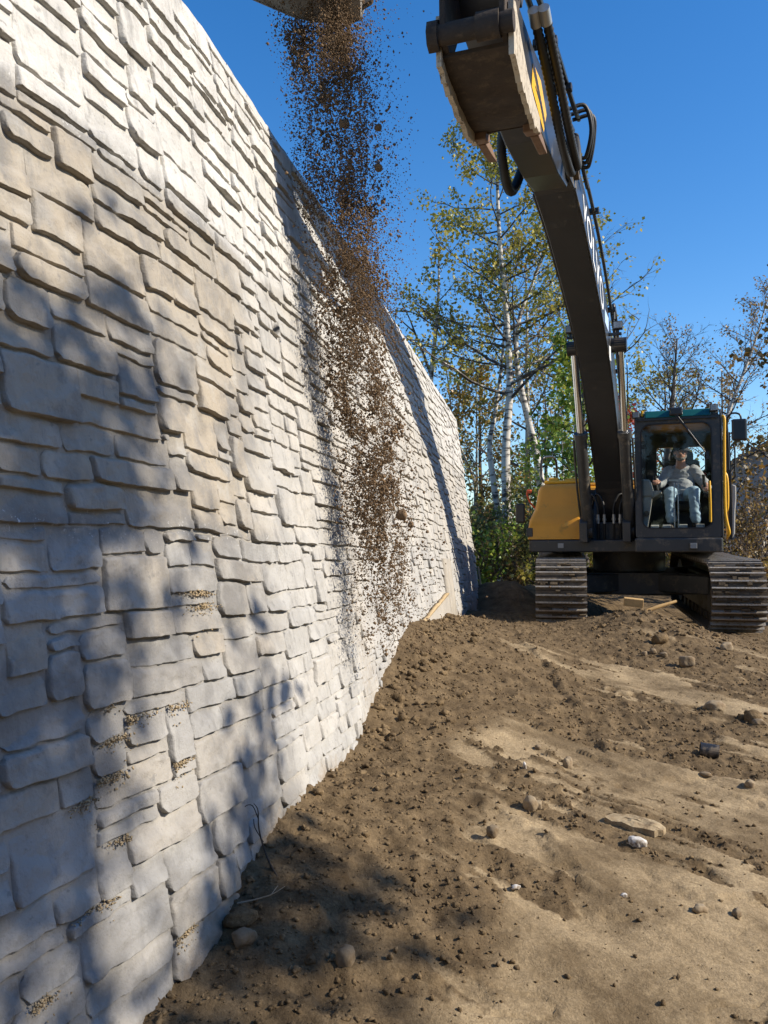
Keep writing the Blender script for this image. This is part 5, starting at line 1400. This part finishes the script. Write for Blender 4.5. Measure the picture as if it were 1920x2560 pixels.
tree('birch', 'fine-twigged birch left of the slanting white one', 'tree', (7.35, 23, gz(7.3, 23)), 6.9, .085, 112, M_BIRCH, L_BROWN, 1.8, .065, .35, .26, 28, 7, 5, path=[(0, 0, -.1), (.1, 0, 2), (.3, 0, 3.8), (.55, 0, 5.2), (.6, 0, 6.9)], bare=.1)
tree('birch', 'short leaning birch stem low at the right edge beyond the brush', 'tree', (8.6, 20, gz(8.6, 20)), 4.2, .08, 113, M_BIRCH, L_YEL, 2.4, .08, .5, .30, 14, 5, 4, lean=(.22, 0))
tree('oak', 'oak of bronze and dark leaves reaching in at the right edge', 'tree', (7.75, 14.5, gz(7.7, 14.5)), 6.7, .14, 114, M_DARKB, L_OAK, 5, .12, .30, .36, 24, 6, 4, up=.15)
rr_ = random.Random(77)
LAB = [('ash', 'tall grey tree of the far row, seen over the wall end', 1.9), ('ash', 'far-row tree with yellowing crown behind the crooked birch', 3.0), ('ash', 'far-row tree rising behind the green maple', 4.9),
       ('ash', 'far-row tree filling the gap behind the boom foot', 6.4), ('ash', 'far-row tree behind the cab window', 8.6), ('ash', 'far-row tree above the brush right of the mirror', 11.2), ('ash', 'far-row tree at the far right beyond the house', 13.8), ('ash', 'far-row tree between poplar and dark leafless tree', 7.5)]
for i, (nm, lb, x) in enumerate(LAB):
    yy = 27 + rr_.uniform(-2, 4)
    tree(nm, lb, 'tree', (x, yy, gz(x, yy)), rr_.uniform(5.2, 7.4), .10, 120 + i, M_DARKB, [L_YEL, L_OLIVE, L_BROWN][i % 3], 6, .11, .15, .34, 24, 5, 3, bare=.35)
# brush: dark under the birches, brown to the right of the machine
SB = [(1.75, 16.4, 2.1, 1.2, 'yellow-green bush hugging the very end of the wall', M_BRUSHB, L_GREEN, 1300), (2.6, 20.2, 3.6, 1.7, 'tall golden bush behind the crooked birch', M_BRUSHB, L_YEL, 1700),
      (3.5, 19.6, 3.4, 1.7, 'tall yellow-green bush just right of the tallest birch trunk', M_BRUSHB, L_GREEN, 1700), (8.9, 17.2, 2.9, 2.0, 'golden brush at the right edge in front of the house', M_BRUSHB, L_YEL, 1500), (7.0, 17.6, 3.0, 1.7, 'golden-brown bush rising right behind the cab door', M_BRUSHB, L_OAK, 1500),
      (1.5, 17.6, 2.3, 1.3, 'dark leafy shrub against the far end of the wall', M_DARKB, L_DARK, 1700), (2.15, 18.4, 2.8, 1.5, 'tall dark shrub left of the tallest birch trunk', M_DARKB, L_DARK, 1900),
      (2.9, 17.9, 1.9, 1.4, 'dark shrub round the foot of the tallest birch', M_DARKB, L_DARK, 1500), (3.35, 17.4, 2.4, 1.5, 'leafy shrub between the birch foot and the hood mirror', M_DARKB, L_DARK, 1800),
      (4.0, 18.2, 2.6, 1.6, 'olive shrub behind the yellow hood', M_DARKB, L_OLIVE, 1500), (2.4, 16.8, 1.0, 1.2, 'low brown bush at the edge of the fill behind the trench', M_BRUSHB, L_BROWN, 900),
      (3.3, 16.3, 1.0, 1.3, 'low olive bush seen under the hood', M_BRUSHB, L_OLIVE, 900), (5.0, 18, 1.1, 1.8, 'low yellow-green bush seen between the tracks', M_BRUSHB, L_YEL, 1200), (6.3, 17.6, 1.2, 1.9, 'yellow-green bush seen below the cab floor', M_BRUSHB, L_YEL, 1300),
      (6.9, 19.5, 2.6, 1.8, 'brown twiggy thicket behind the cab', M_BRUSHB, L_BROWN, 1100), (7.5, 16.5, 2.5, 1.9, 'brown twiggy thicket right of the cab door', M_BRUSHB, L_BROWN, 1200), (8.3, 18, 3.0, 2.0, 'tall tangled brush at the right edge of the site', M_BRUSHB, L_OAK, 1300),
      (7.4, 14.2, 1.3, 1.5, 'low golden bush beside the right-hand track', M_BRUSHB, L_YEL, 1100), (6.6, 15.2, 1.5, 1.4, 'brown bush just behind the right-hand track', M_BRUSHB, L_BROWN, 1000), (9.4, 21, 3.2, 2.4, 'far tangle of grey brush in front of the house', M_BRUSHB, L_BROWN, 1300),
      (5.6, 20, 2.3, 2.0, 'dark thicket behind the engine hood', M_DARKB, L_DARK, 1500), (1.9, 21, 3.0, 1.8, 'dark thicket deep behind the young yellow tree', M_DARKB, L_DARK, 1500), (3.2, 21.5, 3.0, 2.0, 'dark thicket deep behind the birch trio', M_DARKB, L_DARK, 1600), (4.6, 22.5, 2.9, 2.0, 'dark thicket deep behind the green maple', M_DARKB, L_DARK, 1500)]
for i, (x, y, h, w, lb, bk_, lf_, nl) in enumerate(SB): shrub(lb, (x, y), h, w, 300 + i, bk_, lf_, 9, nl, .085 if lf_ is not L_BROWN else .06)
# distant woodland on the skyline
r = np.random.default_rng(55); n = 26000
th = r.uniform(-.9, .9, n); dd = r.uniform(48, 70, n); hh = (2.6 + 1.2 * noise(th * 9, th * 0, 500) + .8 * noise(th * 40, th * 0, 501))
pos = np.stack([dd * np.sin(th), dd * np.cos(th), .4 + r.random(n) ** .8 * hh * dd / 48], -1)
V, F, tt = leaves_np(pos, .55, r, .3); me = mesh_np('far_woods', V, F); fattr(me, 'tint', tt); tag(link('far_woods', me, L_BROWN), kind='stuff')
# unseen leaf belt right of and behind the camera, added to block sky light
r = np.random.default_rng(56); n = 15000
th = r.uniform(R(62), R(235), n); dd = r.uniform(15, 24, n); hh = 6.2 + 1.5 * noise(th * 5, th * 0, 510) + 1.2 * noise(th * 21, th * 0, 511)
pos = np.stack([2 + dd * np.sin(th), 4 + dd * np.cos(th), .2 + r.random(n) * hh], -1)
V, F, tt = leaves_np(pos, .62, r, .4); me = mesh_np('sky_blocking_leaves', V, F); fattr(me, 'tint', tt); tag(link('sky_blocking_leaves', me, L_DARK), kind='stuff')
# grey house beyond the brush
M_ROOF = mat('grey_shingles', (.13, .125, .125), .85, var=.3, vscale=4); M_SID = mat('grey_siding', (.30, .31, .32), .8, var=.1); M_WINF = mat('white_window_frame', (.75, .75, .73), .5); M_PANE = mat('dark_window_pane', (.02, .025, .03), .08)
hs = thing('house', 'grey gabled house showing through the brush at the right edge', 'house', (15.0, 33, -1.05 + EYE), R(-22))
MB().box((0, 0, 1.55), (7, 6, 3.1)).prism([(-3.4, 3.1), (3.4, 3.1), (0, 5.0)], -2.98, 2.98, 'y').build('wall', M_SID, hs)
rfm = MB()
for s_ in (-1, 1): rfm.prism([(s_ * 3.9, 2.85), (0, 5.02), (0, 5.18), (s_ * 3.9, 3.0)], -3.3, 3.3, 'y')
roof_ = rfm.build('roof', M_ROOF, hs); MB().box((1.2, .5, 5.0), (.6, .6, 1.5)).build('chimney', M_SID, roof_)
for x in (-1.9, 0.0, 1.9):
    w_ = MB().box((x, -3.03, 1.7), (.95, .06, 1.3)).build('window', M_WINF, hs); MB().box((x, -3.065, 1.97), (.78, .02, .52)).box((x, -3.065, 1.40), (.78, .02, .52)).build('pane', M_PANE, w_)
# ------------------------------------------------------------------ soil pouring from the dump bucket
r = np.random.default_rng(21)
SY = 4.72
def centre(z):                                     # centre line of the pour (x at height z from the eye)
    return -.02 - .105 * z
n = 150000
z = -.55 + 3.72 * r.random(n) ** .93
wd = np.interp(z, [-.6, 0, 1, 2, 3.2], [.085, .105, .115, .13, .145])
u = r.normal(0, 1, n)
x = centre(z) + wd * u + .03 * noise(z * 3.1, z * 0, 600); y = SY + r.normal(0, .12, n) + .05 * noise(z * 2.3, z * 0, 601)
den = .5 + .5 * (.8 * noise(x * 9, z * 3.5, 602) + .9 * noise(x * 26, z * 13, 603) + .6 * noise(x * 55, z * 34, 604))
keep = (r.random(n) < np.clip(den, .17, 1) * np.interp(z, [-.6, -.35, .2, 3.3], [.2, .4, .75, 1.0])) & (x > wall_x(y, z) + .05)
x, y, z, = x[keep], y[keep], z[keep]
sz = np.clip(.0025 * (1 - r.random(len(x)) * .99) ** -.36, .002, .011)
# heavy clots just below the lip
k = 3000; zc = 3.13 - np.abs(r.normal(0, .20, k)); side = r.random(k) < .6
xc = np.where(side, -.28 + r.normal(0, .05, k) + (3.1 - zc) * .18, -.50 + r.normal(0, .055, k) + (3.1 - zc) * .10); yc = SY + .12 + np.abs(r.normal(0, .10, k))
x = np.concatenate([x, xc]); y = np.concatenate([y, yc]); z = np.concatenate([z, zc]); sz = np.concatenate([sz, np.clip(.0042 * (1 - r.random(k) * .97) ** -.35, .0035, .016)])
# clustered clots within the fall
for c in range(46):
    z0 = r.uniform(-.1, 2.9); x0 = centre(z0) + r.normal(0, .09); y0 = SY + r.normal(0, .12); q = r.integers(12, 48)
    x = np.concatenate([x, x0 + r.normal(0, .022, q)]); y = np.concatenate([y, y0 + r.normal(0, .022, q)]); z = np.concatenate([z, z0 + r.normal(0, .032, q)]); sz = np.concatenate([sz, r.uniform(.004, .012, q)])
k = 420                                             # wide, thin spray
zs_ = r.uniform(-.5, 3.2, k); x = np.concatenate([x, centre(zs_) + r.normal(.04, .27, k)]); y = np.concatenate([y, SY + r.normal(0, .3, k)]); z = np.concatenate([z, zs_]); sz = np.concatenate([sz, r.uniform(.0028, .0065, k)])
ok = x > wall_x(y, z) + .04
OCTV = np.array([(1, 0, 0), (-1, 0, 0), (0, 1, 0), (0, -1, 0), (0, 0, 1), (0, 0, -1.)]); OF = np.array([(0, 2, 4), (2, 1, 4), (1, 3, 4), (3, 0, 4), (2, 0, 5), (1, 2, 5), (3, 1, 5), (0, 3, 5)])
OCT = [OCTV * r.uniform(.65, 1.35, (6, 1)) + r.normal(0, .16, (6, 3)) for _ in range(14)]
V, F = scatter(np.stack([x[ok], y[ok], z[ok] + EYE], -1), sz[ok], OCT, OF, 22)
M_FALL = mat('damp_soil', (.19, .118, .058), .95, col2=(.095, .06, .032), vscale=25)
tag(link('falling_soil', mesh_np('falling_soil', V, F), M_FALL), kind='stuff')
v3, f3 = ico(3)
for i, (uu, vv, s_, lb) in enumerate(((1003, 1288, .030, 'largest soil clod in mid-air low in the pour'), (1027, 1312, .016, 'clod falling just right of the largest one'), (945, 295, .019, 'lone clod in the blue beside the upper pour'), (946, 400, .020, 'oval clod in the blue halfway up the pour'),
                                      (960, 1546, .014, 'lowest dark clod near the wall foot'), (858, 285, .026, 'ragged clod in the thick of the upper pour'), (958, 488, .012, 'small clod at the right rim of the pour, level with the treetops'))):
    yy = SY - .1; xr = (uu - 960) / 2130; zr = (1385 - vv) / 2130
    d = 1 + .3 * noise(v3[:, 0] * 2 + i * 3, v3[:, 1] * 2 + v3[:, 2], 650 + i) + .14 * noise(v3[:, 0] * 5 + v3[:, 2] * 4, v3[:, 1] * 5 + i, 660 + i)
    o = link('soil_clod', mesh_np('soil_clod', v3 * d[:, None] * np.array([1, .9, 1.05]) * s_, f3), M_FALL)
    o.location = (xr * yy, yy, zr * yy + EYE); tag(o, lb, 'soil clod', 'clods falling with the soil')

# the second machine's bucket tipping over the wall head
M_DUMP = mat('pale_worn_bucket', (.36, .33, .29), .75, .0, var=.35, vscale=6, dirt=(.12, .085, .05), dirt_amt=.4, bump=.003, bscale=30)
dz = EYE
db = thing('dump_bucket', 'pale worn bucket tipping soil over the wall at the top of the picture', 'bucket', (-.66, 4.56, 3.01 + dz))
def L3(p): return [(a + .75, b - 3.1) for a, b in p]
outer = [(-.20, 3.27), (-.225, 3.20), (-.28, 3.175), (-.50, 3.185), (-.62, 3.215), (-.95, 3.36), (-1.18, 3.55), (-1.25, 3.85), (-1.1, 4.10), (-.85, 4.2)]
inn = [(-.20, 3.285), (-.235, 3.225), (-.29, 3.20), (-.50, 3.21), (-.62, 3.24), (-.94, 3.385), (-1.15, 3.56), (-1.22, 3.85), (-1.08, 4.07), (-.84, 4.17)]
MB().prism(L3(outer) + L3(inn)[::-1], -.25, .25, 'y').build('shell', M_DUMP, db)
for s_ in (-1, 1):
    MB().prism(L3(outer), s_ * .25 - .012, s_ * .25 + .012, 'y').build('side_plate', M_DUMP, db)
for k in range(4):
    MB().prism(L3([(-.21, 3.26), (-.225, 3.22), (-.16, 3.26), (-.15, 3.275)]), -.2 + .13 * k - .025, -.2 + .13 * k + .025, 'y').build('tooth', M_STEEL, db)
MB().prism(L3([(-1.15, 3.6), (-1.2, 4.0), (-.95, 4.2), (-1.1, 4.4), (-4.8, 5.2), (-4.9, 4.9), (-1.5, 4.1)]), -.13, .13, 'y', .01).build('stick', M_YEL, db)

# trees on the sunny side, outside the picture, whose shadows dapple the wall
tree('ash', 'leafy ash standing on the sunny side to the right of the camera', 'tree', (7.3, -.1, gz(7, .6)), 7.35, .16, 701, M_DARKB, L_OLIVE, 13, .14, .68, .27, 13, 4, 4, clump=.16, bare=.40)
tree('ash', 'bare-topped ash behind the camera on the sunny side', 'tree', (8.4, -3.2, gz(7, 0)), 7.5, .18, 702, M_DARKB, L_OLIVE, 10, .14, .68, .28, 12, 4, 4, clump=.16, bare=.45)
